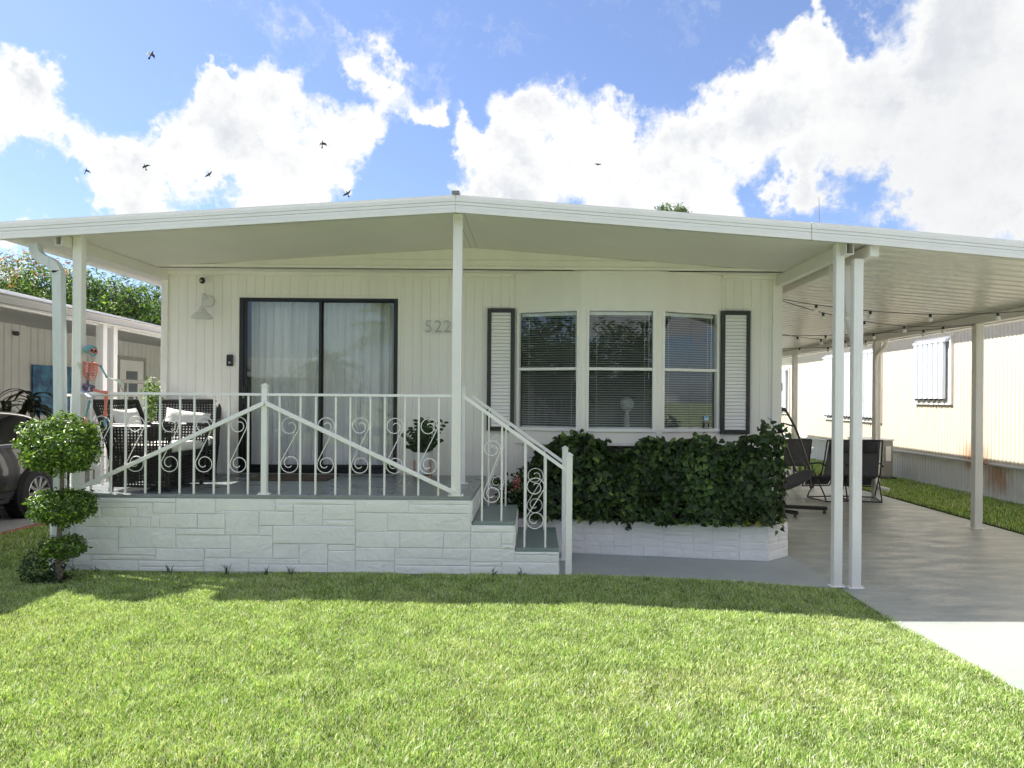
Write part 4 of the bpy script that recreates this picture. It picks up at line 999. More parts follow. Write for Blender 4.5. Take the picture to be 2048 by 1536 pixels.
def wicker_chair(name, label, W=.70, D=.68):
    """faces -Y; flared back, solid-topped arms, perforated panels"""
    t_ = thing(name, label, 'wicker chair'); x = W / 2; sh_, ah, bh = .36, .60, .84
    q = MB()
    for s in (-1, 1):
        q.tube([(s * (x - .04), -D / 2 + .03, 0), (s * x, -D / 2, sh_), (s * x, -D / 2, ah), (s * x, -.02, ah + .015), (s * x, D / 2 - .12, ah + .02)], .02, 8)
        q.tube([(s * (x - .04), D / 2 - .10, 0), (s * (x - .05), D / 2 - .13, sh_ * .6), (s * x * .97, D / 2 - .10, sh_ + .1), (s * x, D / 2 + .05, bh)], .02, 8)
        q.tube([(s * (x - .035), -D / 2 + .03, .05), (s * (x - .035), D / 2 - .1, .05)], .012, 6)
    q.tube([(-x, D / 2 + .05, bh), (x, D / 2 + .05, bh)], .022, 8); q.tube([(-x, -D / 2, sh_ - .02), (x, -D / 2, sh_ - .02)], .014, 6); q.tube([(-x + .04, -D / 2 + .03, .05), (x - .04, -D / 2 + .03, .05)], .012, 6); q.tube([(-x + .04, D / 2 - .1, .05), (x - .04, D / 2 - .1, .05)], .012, 6)
    q.build('frame', WICK, t_, smooth=50)
    q = MB(); lattice(q, (-x, D / 2 - .1, sh_), (x, D / 2 - .1, sh_), (x, D / 2 + .05, bh), (-x, D / 2 + .05, bh)); q.build('backrest', WICK, t_)
    for s in (-1, 1):
        q = MB(); lattice(q, (s * (x - .03), -D / 2 + .02, .05), (s * (x - .03), D / 2 - .1, .05), (s * x, D / 2 - .08, ah), (s * x, -D / 2, ah)); q.cbox((s * x - .035, -D / 2 - .01, ah - .01), (s * x + .035, D / 2 - .07, ah + .022), .012); q.build('arm', WICK, t_)
    q = MB(); lattice(q, (-x + .03, -D / 2 + .02, .05), (x - .03, -D / 2 + .02, .05), (x, -D / 2, sh_), (-x, -D / 2, sh_)); q.build('apron', WICK, t_); q = MB(); lattice(q, (-x + .03, D / 2 - .11, .05), (x - .03, D / 2 - .11, .05), (x, D / 2 - .12, sh_), (-x, D / 2 - .12, sh_)); q.build('apron', WICK, t_)
    q = MB(); q.box((-x + .01, -D / 2 + .02, sh_ - .03), (x - .01, D / 2 - .1, sh_ - .005)); q.build('seat', WICK, t_)
    q = MB(); q.cbox((-x + .04, -D / 2 - .01, sh_ - .004), (x - .04, D / 2 - .12, sh_ + .085), .028); q.build('cushion', CUSH, t_, smooth=60)
    return t_
ca = wicker_chair('wicker_armchair', 'black wicker armchair with white cushion nearest the porch railing, seen from its side')
ca.location = (-3.72, 7.10, FZ); ca.rotation_euler = (0, 0, R(90 - 2))
cb2 = dup(ca, (-3.86, 7.95, FZ), R(20), 'black wicker armchair against the house wall left of the sliding door')
for nm, lb, lc, rt, sz_ in (('pillow', 'white pillow leaning in the wicker armchair nearest the railing', (-3.97, 7.08, FZ + .60), (R(-16), 0, R(88)), (.40, .36, .13)), ('pillow', 'white pillow on the wicker armchair against the wall', (-3.80, 7.90, FZ + .60), (R(-20), R(8), R(12)), (.46, .30, .14))):
    q = pillow(*sz_); o = q.build(nm, CUSH, None, smooth=80, label=lb, cat='pillow'); o.location = lc; o.rotation_euler = rt
# side table with a plant
tb = thing('side_table', 'small black wicker side table with glass top between the armchairs', 'side table', (-4.05, 7.52, FZ))
q = MB(); q.box((-4.22, 7.42, FZ + .42), (-3.9, 7.66, FZ + .43)); q.build('table_top', GLASS, tb)
for sx in (-1, 1):
    for sy in (-1, 1): q = MB(); q.cbox((-4.06 + sx * .14 - .015, 7.54 + sy * .1 - .015, FZ), (-4.06 + sx * .14 + .015, 7.54 + sy * .1 + .015, FZ + .419), .004); q.build('leg', WICK, tb)
q = MB(); lattice(q, (-4.2, 7.44, FZ + .3), (-3.92, 7.44, FZ + .3), (-3.92, 7.44, FZ + .41), (-4.2, 7.44, FZ + .41)); q.build('apron', WICK, tb)
pl = thing('potted_plant', 'pale green variegated plant in a white pot on the porch side table', 'potted plant', (-4.05, 7.55, FZ + .43))
q = MB(); q.lathe([(.001, 0), (.07, 0), (.085, .02), (.10, .14), (.094, .14), (.08, .12), (.001, .115)], (0, 0, 0), 28); q.v = [(a - 4.05, b_ + 7.55, c + FZ + .432) for a, b_, c in q.v]; q.build('pot', WHITE, pl, smooth=40)
c0 = P(303, 785, 7.55); a, b_ = shell(260, c0, (.10, .09, .13), rg, .3, .35); a2, b2 = shell(110, P(300, 822, 7.55), (.07, .06, .1), rg, .3, .3); a = np.concatenate([a, a2]); b_ = np.concatenate([b_, b2])
V, Fq, T = leaves(a, b_, rg.uniform(.03, .05, len(a)), tones(len(a), [(.16, .28, .06), (.45, .52, .30), (.08, .16, .04)], [3, 3, 2], rg), .6, .2, .3, .7, False, .3, 4); link('foliage', quads_mesh('foliage', V - np.array(WORG[pl.name]), Fq, T, LEAFM), pl, kind='stuff')
q = MB(); q.tube([(-4.05, 7.55, FZ + .54), (-4.03, 7.55, FZ + .75), c0], .006, 5); q.build('stem', MATS['plant_stem'], pl)
# ================================================================== skeleton decoration sitting on the railing
sk = thing('skeleton', 'multicoloured plastic skeleton decoration sitting on the porch railing at the left post', 'decoration', (-4.05, 6.68, H))
SY = 6.68
cC = [mat('bone_teal', (.16, .34, .38), .4, .2, 30), mat('bone_coral', (.72, .20, .14), .4, .15, 30), mat('bone_purple', (.16, .12, .22), .45, .3, 30), mat('bone_pale', (.62, .66, .58), .4, .1, 30), mat('bone_lilac', (.50, .54, .70), .4, .1, 30), mat('eye_black', (.02, .005, .008), .6)]
def SP(x, y, d=0): return P(150 + x / 8.53, 680 + y / 8.53, SY + d)
def bone(name, pts, r, m, knob=True):
    q = MB(); pts = [Vector(p) for p in pts]; L = len(pts)
    rr = [r * (1.35 if i in (0, L - 1) and knob else .8) for i in range(L)]
    if L == 2: pts = [pts[0], pts[0] * .85 + pts[1] * .15, pts[0] * .15 + pts[1] * .85, pts[1]]; rr = [r * 1.4, r * .8, r * .75, r * 1.35]
    q.tube(pts, rr, 7); q.build(name, m, sk, smooth=60)
# skull
q = MB(); c = SP(262, 165); q.ball(c, .054, 22, 16, (1.0, 1.1, .84)); o = q.build('skull', cC[0], sk, smooth=70)
q = MB(); q.ball(SP(316, 200, -.028), .033, 16, 10, (1.15, .8, .95)); q.build('face', cC[1], sk, smooth=70)
q = MB(); q.ball(SP(287, 178, -.057), .0125, 12, 8, (1, .5, 1)); q.ball(SP(350, 184, -.052), .0115, 12, 8, (1, .5, 1)); q.ball(SP(325, 210, -.058), .006, 8, 6, (.9, .5, 1.6)); q.build('eye_socket', cC[5], sk)
q = MB(); q.tube([SP(255, 235, 0), SP(285, 262, -.055), SP(330, 258, -.08), SP(358, 235, -.04)], [.008, .010, .012, .008], 8); q.box(tuple(SP(285, 250, -.088)), tuple(SP(345, 232, -.07))); q.build('jaw', cC[0], sk, smooth=60)
for k in range(6): q = MB(); q.ball(SP(262 - k * 3, 275 + k * 24, .01), .008, 8, 6, (1.1, 1, .6)); q.build('vertebra', cC[3], sk, smooth=60)
# ribs, sternum, clavicles
for k in range(9):
    z = 400 + k * 26; wl = 110 + (14 if 1 < k < 7 else 0) - (k > 7) * 20; cxr = 270
    for s in (-1, 1):
        pts = []
        for j in range(9):
            a = math.pi * j / 8; wx = wl * math.sin(a) * s; pts.append(SP(cxr + wx * (1 if s > 0 else 1.0) , z - 12 + 34 * (1 - math.cos(a)) / 2 * 1.0 + (6 * k if j > 5 and k > 5 else 0), .06 * math.cos(a)))
        bone('rib', pts, .0048, cC[1], False)
bone('sternum', [SP(300, 400, -.07), SP(296, 560, -.075)], .008, cC[1]); bone('collarbone', [SP(296, 395, -.06), SP(155, 385, 0)], .008, cC[1]); bone('collarbone', [SP(300, 395, -.06), SP(400, 425, 0)], .008, cC[1])
bone('spine', [SP(250, 385, .05), SP(235, 520, .05), SP(215, 640, .03), SP(225, 780, .02)], .008, cC[2])
for k in range(6): q = MB(); q.ball(SP(228 - 3 * k, 610 + 28 * k, .02), .013, 8, 6, (1.1, 1, .6)); q.build('vertebra', cC[2], sk, smooth=60)
# pelvis
q = MB(); q.tube([SP(150, 800, 0), SP(165, 760, -.02), SP(215, 800, -.04), SP(260, 770, -.04), SP(320, 800, 0), SP(300, 860, 0), SP(240, 890, -.04), SP(180, 870, -.02)], [.011, .014, .009, .009, .015, .011, .009, .011], 8, close=True); q.ball(SP(185, 820, 0), .022, 10, 8, (1, .5, 1.1)); q.ball(SP(290, 825, 0), .020, 10, 8, (1, .5, 1)); q.build('pelvis', cC[2], sk, smooth=60)
# arms
bone('upper_arm', [SP(430, 435), SP(545, 640)], .010, cC[0]); bone('forearm', [SP(560, 650), SP(710, 690)], .007, cC[3]); bone('forearm', [SP(560, 640, .02), SP(712, 680, .02)], .005, cC[3])
for k, (a, b_) in enumerate(((770, 800), (800, 798), (825, 790), (845, 765), (780, 700))): bone('finger', [SP(718, 690), SP((718 + a) / 2 + 10, (690 + b_) / 2 - 12), SP(a, b_)], .0038, cC[3])
bone('finger', [SP(770, 760), SP(828, 885)], .003, cC[5])
bone('upper_arm', [SP(150, 400), SP(95, 640, .03)], .009, cC[3]); bone('forearm', [SP(92, 650, .02), SP(110, 500, -.05)], .006, cC[3])
for k, a in enumerate((35, 55, 80, 120)): bone('finger', [SP(105, 505, -.05), SP((105 + a) / 2 - 8, 460, -.06), SP(a, 380 + k * 8, -.06)], .0035, cC[3])
# legs
bone('thigh', [SP(100, 850, -.02), SP(140, 890, -.06), SP(250, 975, -.12)], .011, cC[4]); bone('shin', [SP(245, 1030, -.12), SP(215, 1150, -.12), SP(180, 1310, -.10)], .009, cC[0]); bone('shin', [SP(268, 1040, -.11), SP(225, 1180, -.10)], .005, cC[0])
q = MB(); q.ball(SP(262, 985, -.14), .014, 10, 8); q.build('kneecap', cC[4], sk, smooth=60)
bone('thigh', [SP(330, 850, -.02), SP(430, 880, -.06), SP(540, 895, -.12)], .012, cC[1]); bone('shin', [SP(535, 960, -.12), SP(522, 1130, -.12), SP(515, 1300, -.11)], .014, cC[1]); q = MB(); q.ball(SP(535, 895, -.14), .016, 10, 8); q.build('kneecap', cC[1], sk, smooth=60)
for nm, pts, m in (('foot', [SP(170, 1330, -.1), SP(165, 1385, -.14), SP(195, 1430, -.2), SP(235, 1500, -.25)], cC[1]), ('foot', [SP(515, 1330, -.1), SP(512, 1400, -.12), SP(518, 1490, -.16)], cC[0])):
    q = MB(); q.tube(pts, [.009, .015, .015, .009] if len(pts) == 4 else [.009, .016, .008], 8); q.build(nm, m, sk, smooth=60)

# ================================================================== rainwater pipe at the left corner
dp = thing('downspout', 'weathered white downspout with elbow left of the porch post', 'downspout', (-4.35, 6.7, 0))
q = MB(); yy = 6.58
def flatpipe(q, pts, w_, d_):
    pts = [Vector(p) for p in pts]; rings = []
    for i, p in enumerate(pts):
        a = pts[max(0, i - 1)]; b_ = pts[min(len(pts) - 1, i + 1)]; n_ = (b_ - a).normalized(); s = n_.cross(Vector((0, 1, 0))).normalized()
        rings.append([p + s * w_ / 2 + Vector((0, d_ / 2, 0)), p - s * w_ / 2 + Vector((0, d_ / 2, 0)), p - s * w_ / 2 - Vector((0, d_ / 2, 0)), p + s * w_ / 2 - Vector((0, d_ / 2, 0))])
    vs = [v for r_ in rings for v in r_]; fs = [(i * 4 + k, i * 4 + (k + 1) % 4, i * 4 + 4 + (k + 1) % 4, i * 4 + 4 + k) for i in range(len(rings) - 1) for k in range(4)] + [(0, 1, 2, 3), (4 * len(rings) - 4, 4 * len(rings) - 3, 4 * len(rings) - 2, 4 * len(rings) - 1)]
    q.add(vs, fs)
flatpipe(q, [P(71, 488, yy), P(72, 500, yy), P(76, 510, yy), P(86, 518, yy), P(100, 524, yy), P(111, 532, yy), P(117, 545, yy)], .085, .07); q.build('elbow', mat('aged_white', (.62, .65, .66), .45, .08, 4, dirt=.25, stretch=(3, 3, .7)), dp, smooth=50)
q = MB(); a = P(117.5, 542, yy); flatpipe(q, [a, P(121, 840, yy), Vector((P(121, 840, yy).x, yy, -.02))], .082, .07); q.build('pipe', MATS['aged_white'], dp)
q = MB(); q.cbox((a.x - .05, yy - .04, a.z - .03), (a.x + .05, yy + .04, a.z - .02), .002); q.build('collar', MATS['aged_white'], dp)

# roof antenna
q = MB(); p = P(1638.5, 440, 7.1); q.tube([p - Vector((0, 0, .1)), P(1638, 395, 7.1)], [.005, .0025], 6); q.build('antenna', mat('grey_rod', (.2, .2, .2), .5, metal=.5), label='thin upright rod antenna above the roof edge at right', cat='antenna')

# ================================================================== festoon lights under the carport
BULB = mat('bulb_glass', (.85, .84, .80), .12, .02, 4, spec=.8)
def festoon(label, p0, p1, sag, bulbs):
    t_ = thing('string_lights', label, 'string lights', p0, 'string lights under the carport'); p0, p1 = Vector(p0), Vector(p1); q = MB()
    f = lambda s: p0.lerp(p1, s) - Vector((0, 0, sag * 4 * s * (1 - s)))
    q.tube([f(k / 24) for k in range(25)], .0045, 5); q.build('cable', DARKM, t_)
    for bxp in bulbs:
        s = min(np.linspace(0, 1, 400), key=lambda k: abs((CX + f(k).x * F / f(k).y) - bxp)); p = f(float(s))
        q = MB(); q.cyl(p - Vector((0, 0, -.002)), p - Vector((0, 0, .04)), .016, .016, 10); q.build('socket', DARKM, t_)
        q = MB(); q.ball(p - Vector((0, 0, .062)), .029, 12, 8, (1, 1, 1.05)); q.build('bulb', BULB, t_, smooth=70)
festoon('string of clear bulbs nearest the street, from house corner past the near post', (2.88, 8.5, P(1562, 598, 8.5).z), (6.02, 8.2, 2.70), .13, (1631, 1739.5, 1860, 1994))
festoon('second string of bulbs, from house corner to the near outer post', (2.88, 8.5, P(1562, 601, 8.5).z), (5.93, 9.78, P(1950, 648, 9.78).z), .14, (1645, 1727, 1807, 1885))
festoon('third string of bulbs, running to the hook on the near outer post', (2.88, 12.5, 2.78), (5.93, 9.80, P(1950, 650, 9.8).z), .10, (1650, 1746, 1846))
festoon('fourth string of bulbs, running to the middle outer post', (2.88, 10.6, 2.74), (5.93, 12.6, P(1738, 680, 12.6).z), .10, (1594, 1641, 1690, 1730))
festoon('farthest string of bulbs over the patio chairs', (2.88, 14.5, 2.74), (5.93, 13.2, P(1715, 690, 13.2).z), .08, (1598, 1655))

# ================================================================== carport furniture
SLING = mat('grey_sling', (.085, .09, .10), .7, .1, 40, bump=.3, bs=200)
FRAMEM = mat('dark_frame', (.03, .03, .034), .35, .2, 10)
# egg chair
eg = thing('hanging_egg_chair', 'black hanging egg chair frame with grey cushion at the house corner', 'hanging chair', (3.7, 10.7, GZ))
ey_ = 10.75; EP = lambda x, y, d=0: P(1540 + x / 4.268, 700 + y / 4.268, ey_ + d)
q = MB()
q.tube([EP(85, 505), EP(125, 500), EP(160, 560), EP(215, 660), EP(265, 790), EP(300, 900), EP(335, 1010), EP(347, 1180)], .017, 8)
q.tube([EP(85, 505), EP(70, 560), EP(85, 650), EP(130, 790), EP(180, 930), EP(225, 1040)], .015, 8)
q.tube([EP(60, 620, -.1), EP(130, 630), EP(200, 650), EP(205, 640)], .012, 6); q.tube([EP(190, 905), EP(240, 885), EP(290, 880)], .011, 6); q.tube([EP(70, 740), EP(120, 760), EP(130, 790)], .012, 6); q.tube([EP(200, 950), EP(250, 930), EP(320, 1010)], .01, 6)
q.tube([EP(40, 1000), EP(-60, 850), EP(-90, 700), EP(-20, 560), EP(85, 505)], .016, 8)
for a, c in (((100, 510), (200, 800)), ((115, 510), (225, 820)), ((95, 510), (150, 800))): q.tube([EP(*a), EP(*c)], .0025, 4)
q.build('basket', FRAMEM, eg, smooth=60)
q = MB(); q.ball(EP(95, 505), .05, 12, 8, (1.3, 1, .6)); q.build('hub', FRAMEM, eg, smooth=60)
q = pillow(.62, .42, .18); M = Matrix.Translation(EP(190, 1120)) @ Matrix.Rotation(R(-24), 4, 'Y') @ Matrix.Rotation(R(74), 4, 'X'); q.v = [tuple(M @ Vector(v)) for v in q.v]; q.build('cushion', mat('grey_cushion', (.075, .08, .09), .85, .1, 10), eg, smooth=80)
q = MB(); z0 = EP(92, 500).z
for k in range(9): q.tube([EP(92, 490 - 26 * k) + Vector((.012 * math.cos(a_), 0, .02 * math.sin(a_))) for a_ in np.linspace(0, 6.28, 8)], .004, 5)
q.tube([EP(92, 350), EP(92, 280)], .024, 8); q.tube([EP(92, 275), EP(90, 235), EP(70, 215)], .012, 8); q.build('chain', FRAMEM, eg)
q = MB(); st = (3.0, 11.3); q.tube([(st[0], st[1], GZ + .03), (st[0] - .15, st[1], 1.0), (st[0] - .05, st[1] - .2, 1.7), (3.3, ey_, 2.05), EP(80, 225)], .03, 10)
e1, e2 = P(1654, 1026, 11.0), P(1596, 1035, 10.6)
q.cbox((0, 0, 0), (0, 0, 0)) if False else None
q.tube([(3.3, 11.25, GZ + .09), (e1.x, e1.y, GZ + .075)], .03, 6); q.tube([(3.25, 11.2, GZ + .09), (e2.x, e2.y, GZ + .065)], .03, 6); q.build('stand', DARKM, eg, smooth=40)
for e in (e1, e2): q = MB(); q.cyl((e.x - .04, e.y, GZ + .05), (e.x - .04, e.y, GZ), .016, .028, 10); q.build('foot', DARKM, eg)
# sling patio chair
ps = thing('patio_chair', 'grey mesh patio chair seen from behind, next to the egg chair', 'chair', (5.0, 14.3, GZ))
cxp, cyp = P(1598, 900, 14.3).x, 14.3; zt = P(1598, 879, 14.3).z
q = MB(); q.add([(cxp - .25, cyp, zt), (cxp + .25, cyp, zt), (cxp + .24, cyp + .14, zt - .52), (cxp - .24, cyp + .14, zt - .52)], [(0, 1, 2, 3)]); q.build('backrest', SLING, ps)
q = MB(); q.box((cxp - .24, cyp + .14, zt - .54), (cxp + .24, cyp + .6, zt - .52)); q.build('seat', SLING, ps)
q = MB()
for s in (-1, 1): q.tube([(cxp + s * .25, cyp, zt), (cxp + s * .25, cyp + .14, zt - .52), (cxp + s * .25, cyp + .62, zt - .5), (cxp + s * .26, cyp + .66, GZ)], .013, 7); q.tube([(cxp + s * .25, cyp + .13, zt - .5), (cxp + s * .27, cyp - .05, GZ)], .014, 7); q.tube([(cxp + s * .26, cyp + .05, zt - .25), (cxp + s * .28, cyp + .5, zt - .27), (cxp + s * .26, cyp + .55, zt - .5)], .013, 7)
q.tube([(cxp - .25, cyp, zt), (cxp + .25, cyp, zt)], .014, 7); q.tube([(cxp - .25, cyp + .14, zt - .52), (cxp + .25, cyp + .14, zt - .52)], .012, 7); q.build('frame', FRAMEM, ps, smooth=50)
# zero-gravity loungers
def zg(label, cx0, cy0, rz, top):
    t_ = thing('folding_lounger', label, 'folding chair', (0, 0, 0)); w_ = .27
    q = MB()
    for s in (-1, 1):
        q.tube([(s * w_, 0, .02), (s * w_, .35, .02), (s * w_, .55, .03)], .012, 7)
        q.tube([(s * w_, 0, .02), (s * w_, .05, .12), (s * w_, .42, .56), (s * (w_ - .01), .44, .60)], .012, 7)
        q.tube([(s * w_, .55, .03), (s * w_, .50, .12), (s * w_, .12, .52)], .012, 7)
        q.tube([(s * (w_ + .01), .0, .62), (s * (w_ + .02), .15, .66), (s * (w_ + .02), .4, .63), (s * (w_ + .01), .5, .60)], .016, 7)
        q.tube([(s * w_, -.02, 1.05), (s * w_, .05, .75), (s * w_, .16, .42), (s * w_, .55, .40), (s * w_, .72, .2)], .012, 7)
    q.tube([(-w_, 0, .02), (w_, 0, .02)], .012, 7); q.tube([(-w_, .55, .03), (w_, .55, .03)], .012, 7); q.tube([(-w_, -.02, 1.05), (w_, -.02, 1.05)], .013, 7); q.tube([(-w_, .72, .2), (w_, .72, .2)], .012, 7)
    q.build('frame', DARKM, t_, smooth=50)
    q = MB(); prof = [(-.02, 1.04), (.05, .75), (.15, .44), (.3, .38), (.55, .41), (.71, .22)]
    vs = [(s * .235, a, b_) for a, b_ in prof for s in (-1, 1)]; q.add(vs, [(2 * i, 2 * i + 1, 2 * i + 3, 2 * i + 2) for i in range(5)]); q.build('sling', SLING, t_)
    q = MB(); q.cbox((-.2, -.075, .84), (.2, -.03, 1.03), .02); q.build('headrest', mat('dark_pad', (.03, .033, .04), .8), t_, smooth=60)
    q = MB()
    for s in (-1, 1):
        for k in range(22):
            z = .46 + .56 * k / 22; y = .15 - .165 * k / 22; q.tube([(s * w_, y, z), (s * .238, y + .005, z + .012)], .003, 4)
    q.build('lacing', IRON, t_)
    t_.location = (cx0, cy0, GZ); t_.rotation_euler = (0, 0, rz); return t_
z1 = zg('black zero-gravity folding chair on the left, between the doubled posts', P(1677, 900, 12.3).x, 12.2, R(12), 0)
z2 = dup(z1, (P(1727, 900, 12.25).x, 12.2, GZ), R(-14), 'black zero-gravity folding chair on the right, in front of the AC unit')
# patio table with glass top
tb = thing('patio_table', 'glass-topped patio table behind the folding chairs', 'table', (5.2, 15.4, GZ))
q = MB(); q.lathe([(.001, .70), (.6, .70), (.62, .71), (.6, .72), (.001, .72)], (5.35, 15.6, GZ), 32); q.build('table_top', mat('pale_glass_top', (.55, .6, .6), .08), tb)
for sx, sy in ((-1, -1), (1, -1), (1, 1), (-1, 1)): q = MB(); q.tube([(5.35 + sx * .38, 15.6 + sy * .38, GZ), (5.35 + sx * .3, 15.6 + sy * .3, GZ + .69)], .018, 8); q.build('leg', DARKM, tb)

# ================================================================== cream neighbouring house on the right
nr = thing('mobile_home', 'cream mobile home on the right with ribbed metal siding and closed storm shutters', 'house', (8.1, 14, GZ))
NX = 8.08
def ribbed(x, y0, y1, z0, z1, pitch, depth, name, m):
    q = MB(); n = int((y1 - y0) / pitch); vs = []; fs = []
    prof = []
    for i in range(n): y = y0 + i * pitch; prof += [(y, 0), (y + pitch * .38, 0), (y + pitch * .5, -depth), (y + pitch * .88, -depth)]
    prof.append((y0 + n * pitch, 0))
    for y, dx in prof: vs += [(x + dx, y, z0), (x + dx, y, z1)]
    for i in range(len(prof) - 1): fs.append((2 * i, 2 * i + 1, 2 * i + 3, 2 * i + 2))
    q.add(vs, fs); return q.build(name, m, nr)
def rusty(name, col, spots):
    m = bpy.data.materials.new(name); m.use_nodes = True; t = NT(m.node_tree)
    g = t.n('ShaderNodeNewGeometry').outputs['Position']; base = t.mix(t.ramp(t.noise(g, 1.5, 4, .6), .3, .7), c4(tuple(v * .96 for v in col)), c4(col))
    for (py, pz, ry, rz_, am) in spots:
        d = t.vm('LENGTH', t.vm('MULTIPLY', t.vm('SUBTRACT', g, (NX, py, pz)), (0, 1 / ry, 1 / rz_)), out=1)
        st = t.noise(t.n('ShaderNodeMapping', Vector=g, Scale=(1, 12, 1.4)).outputs[0], 1.6, 4, .6)
        k = t.math('MULTIPLY', t.ramp(t.math('ADD', d, t.math('MULTIPLY', t.math('SUBTRACT', st, .5), 1.5)), 1.0, .15), am)
        base = t.mix(k, base, (.42, .16, .03, 1))
    b = t.n('ShaderNodeBsdfPrincipled', Base_Color=base, Roughness=.45); t.n('ShaderNodeOutputMaterial', Surface=b); return m
ribbed(NX, 5, 27, .535, 3.35, .105, .010, 'siding', rusty('cream_ribbed', (.66, .60, .49), [(13.3, .60, .6, .4, .7)]))
ribbed(NX + .03, 5, 27, -.12, .50, .105, .012, 'skirting', rusty('white_skirt', (.84, .84, .81), [(12.7, .3, .5, .42, .75), (13.4, .5, .42, .25, .7)]))
q = MB(); q.cbox((NX - .05, 5, .495), (NX + .05, 27, .535), .006); q.cbox((NX - .012, 5, -.115), (NX + .04, 27, -.07), .004); q.build('ledge', rusty('ledge_white', (.72, .72, .69), [(13.1, .52, .45, .2, 1)]), nr)
q = MB(); q.cbox((NX - .34, 4.5, 3.18), (NX + 6, 28, 3.38), .01); q.build('roof', TRIM, nr)
q = MB(); q.box((NX + .06, 5, -.1), (NX + 6, 5.05, 3.2)); q.box((NX + .06, 27, -.1), (NX + 6, 27.05, 3.2)); q.box((NX + 6, 5, -.1), (NX + 6.05, 27.05, 3.2)); q.box((NX + .05, 5, -.12), (NX + .1, 27, 3.2)); q.build('wall', WHITE, nr)
SHUT = mat('shutter_white', (.66, .70, .74), .4, .03, 2)
for y0, y1, z0, z1 in ((14.05, 15.30, 1.62, 2.84), (16.9, 20.1, 1.17, 2.82), (23.0, 24.3, 1.25, 2.62)):
    wn = bpy.data.objects.new('window', None); COL.objects.link(wn); wn.parent = nr; WORG[wn.name] = WORG[nr.name]
    q = MB(); q.cbox((NX - .06, y0 - .05, z0 - .07), (NX, y0, z1 + .05), .004); q.cbox((NX - .06, y1, z0 - .07), (NX, y1 + .05, z1 + .05), .004); q.cbox((NX - .06, y0, z1), (NX, y1, z1 + .05), .004); q.cbox((NX - .05, y0, z0 - .07), (NX, y1, z0 - .03), .004); q.build('frame', WHITE, wn)
    q = MB(); q.box((NX - .03, y0, z0 - .03), (NX - .02, y1, z1)); q.build('backing', mat('shade_white', (.62, .62, .60), .5), wn)
    q = MB(); q.cbox((NX - .13, y0 + .02, z1 - .06), (NX - .06, y1 - .02, z1 - .01), .004); q.build('header', SHUT, wn)
    n = max(4, int((y1 - y0) / .19)); w_ = (y1 - y0 - .08) / n
    for k in range(n):
        ya = y0 + .1 + k * w_ * .97; q = MB(); q.prism([(NX - .075, ya + .004, z0 + .05), (NX - .12, ya + .03, z0 + .05), (NX - .12, ya + w_ - .035, z0 + .05), (NX - .075, ya + w_ - .008, z0 + .05), (NX - .07, ya + w_ - .008, z0 + .05), (NX - .07, ya + .004, z0 + .05)], (0, 0, z1 - z0 - .10)); q.build('shutter_panel', SHUT, wn)
        q = MB(); q.cyl((NX - .13, ya + w_ * .5, z0 + .03), (NX - .06, ya + w_ * .5, z0 + .03), .012, n=6); q.build('bolt', DARKM, wn)
# air conditioner
ac = thing('air_conditioner', 'beige outdoor air conditioning unit against the cream house', 'air conditioner', (7.6, 17, GZ))
q = MB(); q.cbox((7.05, 15.6, GZ + .08), (7.72, 16.3, GZ + .86), .015); q.build('cabinet', mat('beige_metal', (.34, .33, .31), .5, .08, 3, dirt=.2), ac)
q = MB(); q.cbox((7.03, 15.58, GZ + .86), (7.74, 16.32, GZ + .90), .012); q.build('lid', WHITE, ac)
q = MB(); q.cbox((7.55, 15.585, GZ + .42), (7.66, 15.598, GZ + .74), .003); q.build('label_plate', WHITE, ac)
q = MB(); q.cbox((7.0, 15.55, GZ - .0), (7.76, 16.35, GZ + .08), .01); q.build('pad', mat('dark_pad_base', (.05, .05, .05), .8), ac)
# downspout of the carport
ds = thing('downspout', 'white downspout with curved elbows beside the middle outer carport post', 'downspout', (6.1, 12.6, GZ))
q = MB(); yy = 12.62; q.tube([P(1773, 678, yy), P(1771, 690, yy), P(1762, 703, yy), P(1752, 712, yy), P(1750, 730, yy), P(1750, 950, yy), P(1752, 968, yy), P(1760, 976, yy), P(1778, 980, yy - .1)], .034, 8); q.build('pipe', mat('taupe_white', (.70, .68, .64), .4), ds, smooth=40)

# ================================================================== neighbouring home on the left
nl = thing('mobile_home', 'white mobile home on the left with carport roof and grooved wall panels', 'house', (-9.9, 14, 0))
LX = -9.9
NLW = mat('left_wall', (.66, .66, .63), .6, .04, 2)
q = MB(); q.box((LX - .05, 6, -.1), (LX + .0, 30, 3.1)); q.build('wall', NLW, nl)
y = 6.0
while y < 26:
    q = MB(); y1 = min(y + .2, 26)
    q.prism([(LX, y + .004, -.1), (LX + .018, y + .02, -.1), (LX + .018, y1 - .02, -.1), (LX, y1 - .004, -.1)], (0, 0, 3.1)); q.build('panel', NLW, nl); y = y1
q = MB(); q.box((LX + .02, 6, -.1), (LX + .22, 13.75, 3.05)); q.build('wall', NLW, nl)
y = 6.0
while y < 13.7:
    q = MB(); q.prism([(LX + .22, y + .004, -.1), (LX + .236, y + .02, -.1), (LX + .236, y + .18, -.1), (LX + .22, y + .196, -.1)], (0, 0, 3.1)); q.build('panel', NLW, nl); y += .194
q = MB(); ra, rb_ = (-5.80, 5.9, 2.66), (-6.25, 27, 2.25)
zin = 3.0
q.add([(-5.86, 5.95, 2.64), (-6.2, 27, 2.50), (-14, 27, 3.2), (-14, 5.95, 3.3)], [(0, 1, 2, 3)]); q.add([(-5.86, 5.95, 2.74), (-6.2, 27, 2.60), (-14, 27, 3.3), (-14, 5.95, 3.4)], [(0, 3, 2, 1)]); q.build('roof', mat('left_ceiling', (.50, .50, .48), .5), nl)
